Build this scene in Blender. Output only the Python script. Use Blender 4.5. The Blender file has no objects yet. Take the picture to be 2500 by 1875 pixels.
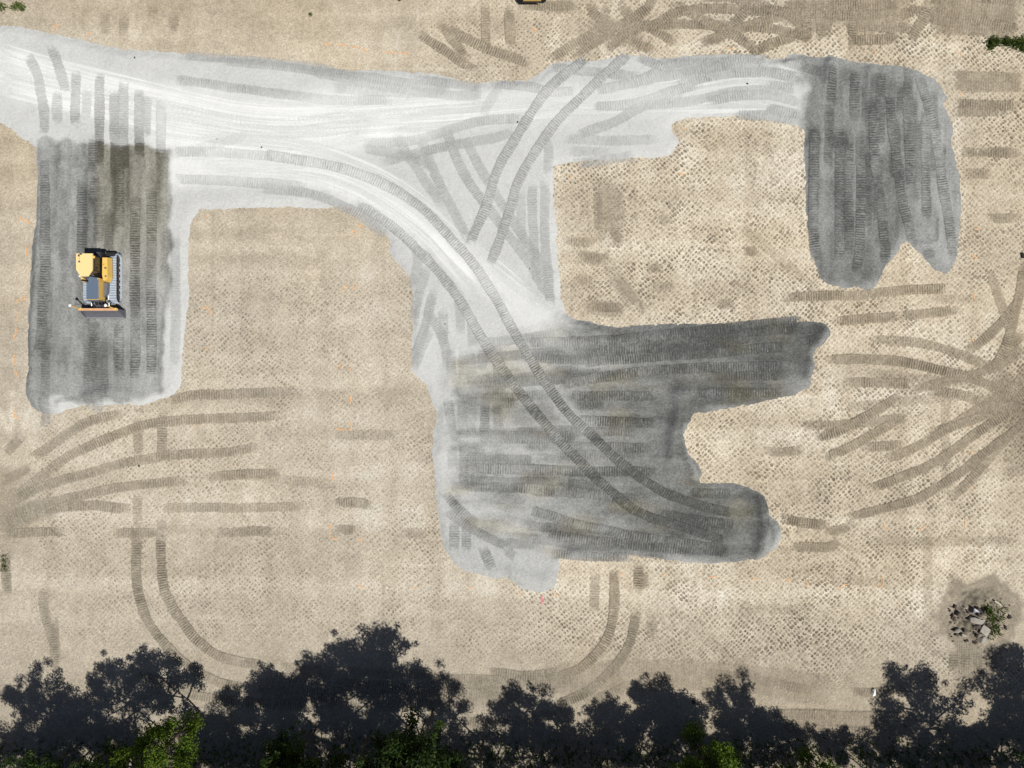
import bpy, math, random
import numpy as np
from mathutils import Vector, Matrix

# ------------------------------------------------------------------ camera, light, exposure
scene = bpy.context.scene
COL = scene.collection
H = 54.0                      # drone height in metres
S = 32.05                     # photograph pixels per metre on the ground
def W(px, py):
    return ((px - 1250.0) / S, (937.5 - py) / S)

cam_d = bpy.data.cameras.new('drone_camera')
cam_d.sensor_width = 36.0
cam_d.lens = 18.0 / (1250.0 / S / H)
cam_d.clip_end = 6000.0
cam = bpy.data.objects.new('drone_camera', cam_d)
cam.location = (0, 0, H)
COL.objects.link(cam)
scene.camera = cam

SUN_EL = math.radians(63.0)
SHX, SHY = -0.755, 0.655       # direction in which shadows fall
world = bpy.data.worlds.new('World'); scene.world = world
world.use_nodes = True
wn = world.node_tree.nodes; wl = world.node_tree.links
sky = wn.new('ShaderNodeTexSky'); sky.sky_type = 'NISHITA'; sky.sun_disc = False
sky.air_density = 0.6; sky.sun_elevation = SUN_EL; sky.sun_rotation = math.atan2(-SHX, -SHY)
wn['Background'].inputs['Strength'].default_value = 0.05
wl.new(sky.outputs[0], wn['Background'].inputs['Color'])
sun_d = bpy.data.lights.new('sun', 'SUN'); sun_d.energy = 5.0
sun_d.angle = math.radians(0.53); sun_d.color = (1.0, 0.955, 0.88)
sun = bpy.data.objects.new('sun', sun_d); COL.objects.link(sun)
_d = Vector((SHX * math.cos(SUN_EL), SHY * math.cos(SUN_EL), -math.sin(SUN_EL)))
sun.rotation_euler = _d.to_track_quat('-Z', 'Y').to_euler()
sun.location = (30, -40, 60)
scene.view_settings.view_transform = 'Standard'
scene.view_settings.look = 'None'
scene.view_settings.exposure = 0.03
scene.view_settings.gamma = 1.0
try:
    scene.cycles.transparent_max_bounces = 32
    scene.cycles.max_bounces = 6
except Exception:
    pass

rng = np.random.default_rng(7)
rnd = random.Random(11)

# ------------------------------------------------------------------ numpy helpers
_T = rng.random((256, 256)).astype(np.float32)
def vnoise(x, y, s=0):
    x = np.asarray(x, np.float32) + 37.3 * s + 500; y = np.asarray(y, np.float32) + 91.7 * s + 500
    xi = np.floor(x).astype(np.int32); yi = np.floor(y).astype(np.int32)
    fx = x - xi; fy = y - yi
    fx = fx * fx * (3 - 2 * fx); fy = fy * fy * (3 - 2 * fy)
    a = _T[xi & 255, yi & 255]; b = _T[(xi + 1) & 255, yi & 255]
    c = _T[xi & 255, (yi + 1) & 255]; d = _T[(xi + 1) & 255, (yi + 1) & 255]
    return (a * (1 - fx) + b * fx) * (1 - fy) + (c * (1 - fx) + d * fx) * fy - 0.5
def fbm(x, y, s=0, o=3):
    r = 0; a = 1.0
    for k in range(o):
        r = r + a * vnoise(x * 2 ** k, y * 2 ** k, s + k); a *= 0.5
    return r
def sstep(a, b, x):
    t = np.clip((x - a) / (b - a), 0, 1)
    return t * t * (3 - 2 * t)

CR = 0.2                                           # coarse field resolution
CX = np.arange(-43, 43.01, CR, dtype=np.float32); CY = np.arange(-34, 34.01, CR, dtype=np.float32)
GX, GY = np.meshgrid(CX, CY)                       # [iy, ix]
def bil(F, x, y):
    fx = np.clip((np.asarray(x, np.float32) - CX[0]) / CR, 0, len(CX) - 1.001)
    fy = np.clip((np.asarray(y, np.float32) - CY[0]) / CR, 0, len(CY) - 1.001)
    ix = fx.astype(np.int32); iy = fy.astype(np.int32); fx = fx - ix; fy = fy - iy
    return (F[iy, ix] * (1 - fx) + F[iy, ix + 1] * fx) * (1 - fy) + (F[iy + 1, ix] * (1 - fx) + F[iy + 1, ix + 1] * fx) * fy
def spline(pts, step=0.25, closed=False):
    """Catmull-Rom through pixel points -> dense world polyline"""
    p = np.array([W(*q) for q in pts], float)
    if len(p) == 2:
        n = max(2, int(np.hypot(*(p[1] - p[0])) / step) + 1)
        return p[0] + (p[1] - p[0]) * np.linspace(0, 1, n)[:, None]
    q = np.vstack([2 * p[0] - p[1], p, 2 * p[-1] - p[-2]])
    out = []
    for i in range(1, len(q) - 2):
        n = max(2, int(np.hypot(*(q[i + 1] - q[i])) / step))
        t = np.linspace(0, 1, n, endpoint=False)[:, None]
        out.append(0.5 * (2 * q[i] + (q[i + 1] - q[i - 1]) * t + (2 * q[i - 1] - 5 * q[i] + 4 * q[i + 1] - q[i + 2]) * t ** 2
                          + (3 * q[i] - q[i - 1] - 3 * q[i + 1] + q[i + 2]) * t ** 3))
    out.append(p[-1:]); return np.vstack(out)
def seg_d2(ax, ay, bx, by, X, Y):
    dx, dy = bx - ax, by - ay
    t = np.clip(((X - ax) * dx + (Y - ay) * dy) / (dx * dx + dy * dy + 1e-9), 0, 1)
    return (X - ax - t * dx) ** 2 + (Y - ay - t * dy) ** 2
def sd_poly(pts):
    p = [W(*q) for q in pts]; D = np.full(GX.shape, 1e9, np.float32); ins = np.zeros(GX.shape, bool)
    for (ax, ay), (bx, by) in zip(p, p[1:] + p[:1]):
        D = np.minimum(D, seg_d2(ax, ay, bx, by, GX, GY))
        if ay != by:
            c = ((ay > GY) != (by > GY)) & (GX < (bx - ax) * (GY - ay) / (by - ay) + ax)
            ins ^= c
    return np.sqrt(D) * np.where(ins, 1, -1)
def d_line(pts, step=1.0):
    p = spline(pts, step); D = np.full(GX.shape, 1e9, np.float32)
    for a, b in zip(p[:-1], p[1:]):
        D = np.minimum(D, seg_d2(a[0], a[1], b[0], b[1], GX, GY))
    return np.sqrt(D)

# ------------------------------------------------------------------ node helpers
def new_matd(name):
    m = bpy.data.materials.new(name); m.use_nodes = True
    nt = m.node_tree; nt.nodes.clear()
    out = nt.nodes.new('ShaderNodeOutputMaterial'); b = nt.nodes.new('ShaderNodeBsdfDiffuse'); b.inputs['Roughness'].default_value = 0.0
    nt.links.new(b.outputs[0], out.inputs[0]); return m, nt, b, out
def new_mat(name):
    m = bpy.data.materials.new(name); m.use_nodes = True
    nt = m.node_tree; nt.nodes.clear()
    out = nt.nodes.new('ShaderNodeOutputMaterial'); b = nt.nodes.new('ShaderNodeBsdfPrincipled')
    nt.links.new(b.outputs[0], out.inputs[0])
    b.inputs['Specular IOR Level'].default_value = 0.15; b.inputs['Roughness'].default_value = 0.9
    return m, nt, b, out
class N:
    """thin wrapper over a node tree"""
    def __init__(s, nt): s.nt = nt
    def node(s, t, **k):
        n = s.nt.nodes.new(t)
        for a, v in k.items(): setattr(n, a, v)
        return n
    def put(s, sock, v):
        if isinstance(v, bpy.types.NodeSocket): s.nt.links.new(v, sock)
        else: sock.default_value = v
    def math(s, op, a, b=0.0, c=None, clamp=False):
        n = s.node('ShaderNodeMath', operation=op, use_clamp=clamp)
        s.put(n.inputs[0], a); s.put(n.inputs[1], b)
        if c is not None: s.put(n.inputs[2], c)
        return n.outputs[0]
    def mixc(s, f, a, b, mode='MIX'):
        n = s.node('ShaderNodeMix', data_type='RGBA', blend_type=mode)
        s.put(n.inputs[0], f); s.put(n.inputs[6], a if isinstance(a, bpy.types.NodeSocket) else (*a, 1)); s.put(n.inputs[7], b if isinstance(b, bpy.types.NodeSocket) else (*b, 1))
        return n.outputs[2]
    def mixf(s, f, a, b):
        n = s.node('ShaderNodeMix', data_type='FLOAT')
        s.put(n.inputs[0], f); s.put(n.inputs[2], a); s.put(n.inputs[3], b); return n.outputs[0]
    def ramp(s, v, lo, hi, a=0.0, b=1.0):
        n = s.node('ShaderNodeMapRange', interpolation_type='SMOOTHSTEP')
        s.put(n.inputs[0], v); n.inputs[1].default_value = lo; n.inputs[2].default_value = hi
        n.inputs[3].default_value = a; n.inputs[4].default_value = b; return n.outputs[0]
    def pos(s):
        return s.node('ShaderNodeNewGeometry').outputs['Position']
    def map(s, v, rot=0, sc=(1, 1, 1), loc=(0, 0, 0)):
        n = s.node('ShaderNodeMapping', vector_type='POINT'); s.put(n.inputs[0], v)
        n.inputs['Rotation'].default_value = (0, 0, rot); n.inputs['Scale'].default_value = sc; n.inputs['Location'].default_value = loc
        return n.outputs[0]
    def rotscale(s, v, rot, sc):
        return s.map(s.map(v, rot), 0, sc)
    def noise(s, v, scale, detail=2, rough=0.5, out=0):
        n = s.node('ShaderNodeTexNoise'); s.put(n.inputs['Vector'], v); n.inputs['Scale'].default_value = scale
        n.inputs['Detail'].default_value = detail; n.inputs['Roughness'].default_value = rough; return n.outputs[out]
    def voro(s, v, scale, rand=1.0, feat='F1', out='Distance', dim='2D'):
        n = s.node('ShaderNodeTexVoronoi', voronoi_dimensions=dim, feature=feat); s.put(n.inputs['Vector'], v)
        n.inputs['Scale'].default_value = scale; n.inputs['Randomness'].default_value = rand; return n.outputs[out]
    def attr(s, name):
        return s.node('ShaderNodeAttribute', attribute_name=name).outputs['Fac']
    def vadd(s, a, b, k=1.0):
        n = s.node('ShaderNodeVectorMath', operation='MULTIPLY_ADD'); s.put(n.inputs[0], b); n.inputs[1].default_value = (k, k, 0); s.put(n.inputs[2], a)
        return n.outputs[0]
    def bump(s, h, strength, dist, bsdf):
        n = s.node('ShaderNodeBump'); n.inputs['Strength'].default_value = strength; n.inputs['Distance'].default_value = dist
        s.put(n.inputs['Height'], h); s.nt.links.new(n.outputs[0], bsdf.inputs['Normal'])
def plain(name, c, rough=0.6, spec=0.3, metal=0.0, var=0.12, nscale=6.0):
    m, nt, b, o = new_mat(name); n = N(nt)
    tc = n.node('ShaderNodeTexCoord').outputs['Object']
    f = n.noise(tc, nscale, 4, 0.6)
    dark = tuple(x * (1 - 2 * var) for x in c); lite = tuple(min(1, x * (1 + var)) for x in c)
    nt.links.new(n.mixc(f, dark, lite), b.inputs['Base Color'])
    b.inputs['Roughness'].default_value = rough; b.inputs['Specular IOR Level'].default_value = spec; b.inputs['Metallic'].default_value = metal
    return m
def fade_out(n, nt, b, o, fade):
    t = n.node('ShaderNodeBsdfTransparent'); mx = n.node('ShaderNodeMixShader')
    n.put(mx.inputs[0], fade); nt.links.new(t.outputs[0], mx.inputs[1]); nt.links.new(b.outputs[0], mx.inputs[2]); nt.links.new(mx.outputs[0], o.inputs[0])

# --- sand / gravel colour as shared builders (tone = how dusty-dry or freshly turned the soil is, plus painted tree shade)
def sand_color(n, t):
    r = n.node('ShaderNodeValToRGB'); cr = r.color_ramp
    cr.elements[0].position = 0.0; cr.elements[0].color = (0.125, 0.105, 0.074, 1)
    cr.elements[1].position = 1.0; cr.elements[1].color = (0.64, 0.588, 0.472, 1)
    e = cr.elements.new(0.45); e.color = (0.325, 0.272, 0.196, 1)
    e = cr.elements.new(0.7); e.color = (0.468, 0.400, 0.297, 1)
    n.put(r.inputs[0], t)
    return n.mixc(n.attr('cool'), r.outputs[0], (0.93, 0.985, 1.09), 'MULTIPLY')
def grit(n, P, c, amt=0.3):
    """fine speckle of single grains and pebbles"""
    v = n.voro(P, 11.0, 1.0, out='Color')
    sp = n.node('ShaderNodeSeparateColor'); n.put(sp.inputs[0], v)
    f1 = n.noise(P, 7.0, 3, 0.8)
    g = n.math('ADD', n.math('MULTIPLY', sp.outputs[0], 0.45), n.math('MULTIPLY', n.ramp(f1, 0.25, 0.75), 0.55))
    k = n.math('MULTIPLY_ADD', n.math('MULTIPLY', n.math('SUBTRACT', g, 0.5), 2.2), amt, 1.0)
    cb = n.node('ShaderNodeCombineColor'); [n.put(cb.inputs[i], k) for i in range(3)]
    return n.mixc(1.0, c, cb.outputs[0], 'MULTIPLY'), g
def gravel_color(n, t, olive):
    c = n.mixc(t, (0.074, 0.077, 0.075), (0.695, 0.712, 0.710))
    c2 = n.mixc(t, (0.090, 0.085, 0.062), (0.70, 0.685, 0.60))
    return n.mixc(olive, c, c2)

def mat_sand():
    m, nt, b, o = new_matd('compacted_sand'); n = N(nt); P = n.pos()
    tone, dim, rough = n.attr('tone'), n.attr('dimple'), n.attr('clod')
    W_ = n.node('ShaderNodeAttribute', attribute_name='warp').outputs['Vector']; Pw = n.vadd(P, W_, 1.0)
    def lattice(deg, a_, b_):
        v = n.node('ShaderNodeTexVoronoi', voronoi_dimensions='2D', feature='F1'); n.put(v.inputs['Vector'], n.rotscale(Pw, math.radians(deg), (1 / a_, 1 / b_, 1)))
        v.inputs['Scale'].default_value = 1.0; v.inputs['Randomness'].default_value = 0.33
        sp = n.node('ShaderNodeSeparateColor'); n.put(sp.inputs[0], v.outputs['Color']); return v.outputs['Distance'], sp.outputs[0], sp.outputs[1]
    dA, rA, qA = lattice(43, 0.245, 0.325); dB, rB, qB = lattice(-40, 0.24, 0.33); zn = n.attr('zone')
    d = n.mixf(zn, dA, dB); rr = n.mixf(zn, rA, rB); qq = n.mixf(zn, qA, qB)
    size = n.math('MULTIPLY', n.attr('dot'), n.math('MULTIPLY_ADD', qq, 0.55, 0.72))
    dot = n.ramp(n.math('SUBTRACT', 1.0, n.math('DIVIDE', d, size), clamp=True), 0.0, 0.40)
    dot = n.math('MULTIPLY', n.math('MULTIPLY', dot, dim), n.math('MULTIPLY_ADD', rr, 0.9, 0.25))
    rim = n.math('MULTIPLY', n.ramp(d, 0.38, 0.62), dim)
    tt = n.math('SUBTRACT', n.math('ADD', tone, n.math('MULTIPLY', rim, 0.05)), n.math('MULTIPLY', dot, 0.44))
    c = sand_color(n, tt); c, g = grit(n, P, c, 0.27)
    nt.links.new(c, b.inputs['Color'])
    cl = n.math('MULTIPLY', n.noise(P, 4.0, 3, 0.7), rough)
    h = n.math('ADD', n.math('MULTIPLY', g, 0.5), n.math('ADD', n.math('MULTIPLY', cl, 2.6), n.math('MULTIPLY', dot, -1.0)))
    n.bump(h, 0.8, 0.055, b); return m
def mat_gravel():
    m, nt, b, o = new_matd('crushed_gravel'); n = N(nt); P = n.pos()
    tn = n.attr('tone'); c = gravel_color(n, tn, n.attr('olive')); c, g = grit(n, P, c, n.math('MAXIMUM', n.math('MULTIPLY_ADD', tn, -0.52, 0.42), 0.05))
    nt.links.new(c, b.inputs['Color']); n.bump(g, 0.45, 0.03, b); return m
def mat_sand_track():
    m, nt, b, o = new_matd('tracked_sand'); n = N(nt); P = n.pos()
    c = sand_color(n, n.attr('tone')); c, g = grit(n, P, c, 0.30); nt.links.new(c, b.inputs['Color'])
    fade_out(n, nt, b, o, n.attr('fade')); return m
def mat_gravel_track():
    m, nt, b, o = new_matd('tracked_gravel'); n = N(nt); P = n.pos()
    tn = n.attr('tone'); c = gravel_color(n, tn, n.attr('olive')); c, g = grit(n, P, c, n.math('MAXIMUM', n.math('MULTIPLY_ADD', tn, -0.52, 0.42), 0.05)); nt.links.new(c, b.inputs['Color'])
    fade_out(n, nt, b, o, n.attr('fade')); return m
def mat_dust():
    m, nt, b, o = new_matd('pale_stone_dust'); n = N(nt); P = n.pos()
    uv = n.node('ShaderNodeUVMap').outputs[0]
    s1 = n.noise(n.map(uv, 0, (5.0, 0.10, 1)), 1.0, 4, 0.65)
    s2 = n.noise(n.map(uv, 0, (1.4, 0.06, 1), (9, 3, 0)), 1.0, 3, 0.6)
    s = n.math('ADD', n.math('MULTIPLY', s1, 0.6), n.math('MULTIPLY', s2, 0.5))
    c = gravel_color(n, n.attr('tone'), 0.0); c, g = grit(n, P, c, 0.07); nt.links.new(c, b.inputs['Color'])
    fade_out(n, nt, b, o, n.math('MULTIPLY', n.ramp(n.math('ADD', n.attr('fade'), n.math('MULTIPLY', n.math('SUBTRACT', s, 0.55), 2.2)), 0.2, 0.95), 0.9)); return m
def mat_paint(name, c):
    m, nt, b, o = new_matd(name); n = N(nt); P = n.pos()
    cc, g = grit(n, P, n.mixc(n.noise(P, 5, 2), c, tuple(min(1, x * 1.25) for x in c)), 0.2); nt.links.new(cc, b.inputs['Color'])
    fade_out(n, nt, b, o, n.math('MULTIPLY', n.ramp(n.noise(P, 9, 3, 0.7), 0.32, 0.55), n.ramp(n.attr('fade'), 0.0, 0.9, 0.0, 0.75))); return m
def mat_leaf(name, c1, c2):
    m, nt, b, o = new_mat(name); n = N(nt)
    tc = n.node('ShaderNodeTexCoord').outputs['Object']
    r = n.node('ShaderNodeNewGeometry').outputs['Random Per Island']
    f = n.math('ADD', n.math('MULTIPLY', r, 0.55), n.math('MULTIPLY', n.noise(tc, 0.9, 3, 0.6), 0.5))
    nt.links.new(n.mixc(n.ramp(f, 0.2, 0.85), c1, c2), b.inputs['Base Color']); b.inputs['Roughness'].default_value = 0.6
    tr = n.node('ShaderNodeBsdfTranslucent'); nt.links.new(n.mixc(f, c1, c2), tr.inputs[0])
    mx = n.node('ShaderNodeMixShader'); mx.inputs[0].default_value = 0.22
    nt.links.new(b.outputs[0], mx.inputs[1]); nt.links.new(tr.outputs[0], mx.inputs[2]); nt.links.new(mx.outputs[0], o.inputs[0]); return m

M = dict(sand=mat_sand(), gravel=mat_gravel(), strack=mat_sand_track(), gtrack=mat_gravel_track(), dust=mat_dust(),
         orange=mat_paint('orange_marking_paint', (0.74, 0.42, 0.20)), pink=mat_paint('pink_marking_paint', (0.85, 0.18, 0.30)),
         yellow=plain('construction_yellow_paint', (0.70, 0.46, 0.115), 0.5, 0.35, var=0.10), roofy=plain('pale_yellow_paint', (0.76, 0.58, 0.27), 0.5, 0.35, var=0.04),  # roofy is a paler yellow than the bodywork
         hood=plain('dark_anti_glare_paint', (0.10, 0.14, 0.20), 0.5, 0.4, var=0.1), black=plain('black_steel', (0.018, 0.018, 0.02), 0.55, 0.35),
         steel=plain('worn_track_steel', (0.40, 0.46, 0.54), 0.5, 0.5, 0.1, 0.22, 9), mud=plain('muddy_steel', (0.10, 0.082, 0.075), 0.85, 0.1, var=0.3, nscale=12),
         grey=plain('scuffed_grey_steel', (0.16, 0.165, 0.19), 0.45, 0.5, 0.3, 0.2), glass=plain('tinted_cab_glass', (0.012, 0.014, 0.017), 0.12, 0.5, var=0.05),
         edge=plain('worn_orange_edge', (0.62, 0.36, 0.19), 0.6, 0.3, var=0.2), white=plain('white_plastic', (0.78, 0.78, 0.76), 0.4, 0.4, var=0.03),
         chrome=plain('hydraulic_rod_steel', (0.45, 0.46, 0.48), 0.3, 0.5, 0.6), rubber=plain('tyre_rubber', (0.02, 0.02, 0.022), 0.85, 0.2),
         bark=plain('tree_bark', (0.11, 0.085, 0.06), 0.9, 0.1, var=0.3), twig=plain('dry_twig', (0.33, 0.27, 0.20), 0.9, 0.1, var=0.2),
         rock=plain('pale_limestone', (0.36, 0.34, 0.30), 0.9, 0.1, var=0.25, nscale=5), darkrock=plain('dark_stone', (0.06, 0.055, 0.05), 0.9, 0.1, var=0.3),
         wood=plain('weathered_timber', (0.55, 0.49, 0.42), 0.85, 0.1, var=0.15), soil=plain('turned_brown_soil', (0.205, 0.175, 0.135), 0.95, 0.05, var=0.35, nscale=7),
         leaf=mat_leaf('sunlit_leaves', (0.035, 0.07, 0.008), (0.12, 0.19, 0.018)), leafm=mat_leaf('mid_green_leaves', (0.018, 0.042, 0.006), (0.075, 0.125, 0.014)), leafd=mat_leaf('shaded_leaves', (0.009, 0.022, 0.005), (0.034, 0.064, 0.010)),  # light painted into leaf colours: sunlit crowns bright, shaded crowns dark
         grass=mat_leaf('weed_leaves', (0.05, 0.075, 0.018), (0.11, 0.15, 0.035)))

# ------------------------------------------------------------------ object helpers
def link(o, parent=None, label=None, cat=None, group=None, kind=None):
    COL.objects.link(o)
    if parent is not None: o.parent = parent
    for k, v in (('label', label), ('category', cat), ('group', group), ('kind', kind)):
        if v: o[k] = v
    return o
def empty(name, loc, rz=0, **k):
    o = bpy.data.objects.new(name, None); o.location = loc; o.rotation_euler = (0, 0, rz); o.empty_display_size = 0.3
    return link(o, **k)
def np_mesh(name, V, F, mat, attrs=None, uv=None, smooth=True):
    """V (n,3) float, F (m,4) or (m,3) int"""
    me = bpy.data.meshes.new(name); V = np.ascontiguousarray(V, np.float32); F = np.ascontiguousarray(F, np.int32); k = F.shape[1]
    me.vertices.add(len(V)); me.vertices.foreach_set('co', V.ravel())
    me.loops.add(F.size); me.loops.foreach_set('vertex_index', F.ravel())
    me.polygons.add(len(F)); me.polygons.foreach_set('loop_start', np.arange(0, F.size, k, dtype=np.int32))
    me.polygons.foreach_set('use_smooth', np.full(len(F), smooth, bool))
    for a, v in (attrs or {}).items():
        vec = np.ndim(v) == 2 and np.shape(v)[1] == 3 and len(v) == len(V)
        at = me.attributes.new(a, 'FLOAT_VECTOR' if vec else 'FLOAT', 'POINT'); at.data.foreach_set('vector' if vec else 'value', np.ascontiguousarray(v, np.float32).ravel())
    if uv is not None:
        u = me.uv_layers.new(name='UVMap'); u.data.foreach_set('uv', np.ascontiguousarray(uv[F.ravel()], np.float32).ravel())
    me.update(calc_edges=True); me.materials.append(mat); return me
class MB:
    """collects simple shapes into one mesh"""
    def __init__(s): s.v = []; s.f = []
    def add(s, vs, fs):
        k = len(s.v); s.v += [tuple(v) for v in vs]; s.f += [tuple(i + k for i in f) for f in fs]; return s
    def box(s, c, d, rot=None, bev=0.0):
        x, y, z = (q / 2 for q in d); b = min(bev, x * .9, y * .9, z * .9)
        if b > 0:
            ring = [(-x, -y + b), (-x + b, -y), (x - b, -y), (x, -y + b), (x, y - b), (x - b, y), (-x + b, y), (-x, y - b)]
            inn = [(p * (x - b) / x, q * (y - b) / y) for p, q in ring]
            vs = [(*p, -z) for p in inn] + [(*p, -z + b) for p in ring] + [(*p, z - b) for p in ring] + [(*p, z) for p in inn]
            fs = [tuple(range(7, -1, -1)), tuple(range(24, 32))]
            for L in range(3): fs += [(L * 8 + i, L * 8 + (i + 1) % 8, L * 8 + 8 + (i + 1) % 8, L * 8 + 8 + i) for i in range(8)]
        else:
            vs = [(i, j, k) for k in (-z, z) for i, j in ((-x, -y), (x, -y), (x, y), (-x, y))]
            fs = [(3, 2, 1, 0), (4, 5, 6, 7)] + [(i, (i + 1) % 4, (i + 1) % 4 + 4, i + 4) for i in range(4)]
        R = rot if rot is not None else Matrix.Identity(3)
        return s.add([R @ Vector(v) + Vector(c) for v in vs], fs)
    def prism(s, poly, z0, z1, top=None):
        """polygon in plan; z0/z1 floats; optional other polygon for the top"""
        n = len(poly); t = top or poly
        return s.add([(*p, z0) for p in poly] + [(*p, z1) for p in t], [tuple(range(n - 1, -1, -1)), tuple(range(n, 2 * n))] + [(i, (i + 1) % n, n + (i + 1) % n, n + i) for i in range(n)])
    def side(s, prof, x0, x1):
        """profile in (y,z), extruded along x"""
        n = len(prof)
        return s.add([(x0, *p) for p in prof] + [(x1, *p) for p in prof], [tuple(range(n)), tuple(range(2 * n - 1, n - 1, -1))] + [(i, n + i, n + (i + 1) % n, (i + 1) % n) for i in range(n)])
    def tube(s, pts, rad, n=8):
        pts = [Vector(p) for p in pts]; rad = rad if isinstance(rad, (list, tuple)) else [rad] * len(pts); vs = []
        for i, p in enumerate(pts):
            d = (pts[min(i + 1, len(pts) - 1)] - pts[max(i - 1, 0)]).normalized()
            a = d.cross(Vector((0, 0, 1)) if abs(d.z) < 0.9 else Vector((1, 0, 0))).normalized(); b = d.cross(a)
            vs += [p + rad[i] * (math.cos(2 * math.pi * k / n) * a + math.sin(2 * math.pi * k / n) * b) for k in range(n)]
        fs = [tuple(range(n - 1, -1, -1)), tuple(range(len(vs) - n, len(vs)))]
        for i in range(len(pts) - 1): fs += [(i * n + k, i * n + (k + 1) % n, (i + 1) * n + (k + 1) % n, (i + 1) * n + k) for k in range(n)]
        return s.add(vs, fs)
    def ball(s, c, r, n=10, m=6):
        r = r if isinstance(r, (tuple, list)) else (r, r, r); vs = [(c[0], c[1], c[2] - r[2])]
        for j in range(1, m):
            t = math.pi * j / m
            vs += [(c[0] + r[0] * math.sin(t) * math.cos(2 * math.pi * k / n), c[1] + r[1] * math.sin(t) * math.sin(2 * math.pi * k / n), c[2] - r[2] * math.cos(t)) for k in range(n)]
        vs.append((c[0], c[1], c[2] + r[2])); L = len(vs) - 1
        fs = [(0, 1 + (k + 1) % n, 1 + k) for k in range(n)] + [(L, L - n + k, L - n + (k + 1) % n) for k in range(n)]
        for j in range(m - 2): fs += [(1 + j * n + k, 1 + j * n + (k + 1) % n, 1 + (j + 1) * n + (k + 1) % n, 1 + (j + 1) * n + k) for k in range(n)]
        return s.add(vs, fs)
    def mesh(s, name, mat, smooth=False):
        me = bpy.data.meshes.new(name); me.from_pydata(s.v, [], s.f); me.materials.append(mat)
        if smooth: me.polygons.foreach_set('use_smooth', [True] * len(me.polygons))
        me.update(); return me
    def build(s, name, mat, parent=None, smooth=False, **k):
        return link(bpy.data.objects.new(name, s.mesh(name, mat, smooth)), parent, **k)

# ------------------------------------------------------------------ layout of the gravel
OUT = [(-90, 58), (0, 56), (52, 59), (93, 68), (139, 80), (185, 88), (231, 100), (278, 111), (307, 117), (347, 118), (388, 119), (434, 124), (475, 129), (521, 132), (579, 133),
 (620, 135), (666, 140), (721, 148), (782, 156), (823, 161), (866, 165), (909, 161), (967, 163), (1025, 167), (1071, 174), (1112, 185), (1135, 192), (1155, 198), (1184, 197), (1228, 192),
 (1283, 192), (1312, 179), (1333, 158), (1356, 145), (1402, 140), (1457, 139), (1486, 133), (1515, 124), (1544, 123), (1573, 130), (1616, 133), (1674, 127), (1732, 129), (1819, 127),
 (1860, 134), (1906, 139), (1926, 127), (1961, 126), (1981, 132), (2010, 133), (2022, 125), (2039, 129), (2062, 137), (2106, 146), (2149, 149), (2207, 156), (2251, 168), (2288, 185), (2306, 208),
 (2326, 240), (2311, 257), (2323, 278), (2334, 301), (2336, 324), (2329, 341), (2340, 391), (2349, 434), (2352, 480), (2352, 542), (2349, 600), (2342, 641), (2326, 667), (2311, 677), (2294, 675),
 (2271, 661), (2259, 644), (2242, 623), (2222, 606), (2211, 599), (2196, 626), (2172, 649), (2161, 675), (2146, 699), (2132, 713), (2117, 718), (2103, 713), (2089, 707), (2062, 709), (2022, 704),
 (2002, 690), (1993, 667), (1984, 641), (1973, 600), (1967, 557), (1964, 513), (1964, 470), (1960, 391), (1960, 321), (1941, 315), (1918, 307), (1889, 298), (1860, 294), (1819, 292), (1746, 294),
 (1674, 297), (1654, 304), (1649, 318), (1665, 339), (1667, 353), (1657, 370), (1636, 388), (1602, 396), (1558, 395), (1500, 402), (1443, 401), (1402, 405), (1360, 411), (1357, 480), (1364, 557),
 (1369, 644), (1379, 730), (1382, 762), (1402, 777), (1443, 782), (1480, 793), (1515, 797), (1544, 791), (1587, 788), (1645, 784), (1703, 781), (1761, 781), (1819, 784), (1860, 785), (1903, 777),
 (1947, 774), (1999, 778), (2022, 788), (2035, 806), (2035, 823), (2022, 840), (1999, 855), (1990, 875), (1996, 898), (1987, 921), (1982, 947), (1964, 962), (1944, 972), (1918, 975), (1889, 984),
 (1860, 988), (1819, 997), (1761, 1007), (1697, 1018), (1686, 1040), (1677, 1063), (1686, 1109), (1709, 1130), (1723, 1161), (1712, 1170), (1746, 1170), (1804, 1170), (1833, 1179), (1862, 1196),
 (1874, 1214), (1883, 1237), (1883, 1254), (1903, 1271), (1915, 1295), (1912, 1321), (1898, 1341), (1877, 1361), (1848, 1373), (1790, 1378), (1732, 1381), (1674, 1378), (1616, 1370), (1558, 1361),
 (1515, 1360), (1471, 1368), (1414, 1368), (1376, 1367), (1373, 1404), (1367, 1424), (1353, 1444), (1327, 1453), (1298, 1453), (1269, 1447), (1252, 1430), (1236, 1417), (1199, 1420), (1170, 1412),
 (1147, 1406), (1118, 1396), (1097, 1373), (1077, 1341), (1067, 1306), (1063, 1263), (1057, 1219), (1054, 1161), (1048, 1104), (1051, 1060), (1058, 1025), (1060, 1008), (1048, 988), (1037, 953),
 (1016, 930), (999, 913), (996, 846), (999, 788), (999, 716), (990, 678), (967, 655), (947, 632), (941, 615), (941, 592), (932, 577), (909, 560), (895, 545), (875, 528), (851, 516), (823, 512),
 (779, 515), (759, 513), (707, 509), (620, 511), (579, 513), (515, 516), (489, 513), (483, 528), (469, 551), (466, 571), (466, 644), (467, 716), (463, 774), (454, 832), (454, 890), (450, 930),
 (446, 953), (428, 970), (405, 982), (388, 988), (347, 998), (304, 997), (246, 1001), (220, 995), (174, 1005), (145, 1017), (122, 1021), (101, 1020), (72, 999), (58, 965), (55, 939), (61, 904),
 (62, 846), (62, 788), (68, 716), (71, 644), (78, 571), (87, 513), (86, 480), (84, 405), (80, 362), (55, 344), (29, 324), (0, 308), (-90, 270)]
SDG = sd_poly(OUT)
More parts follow.
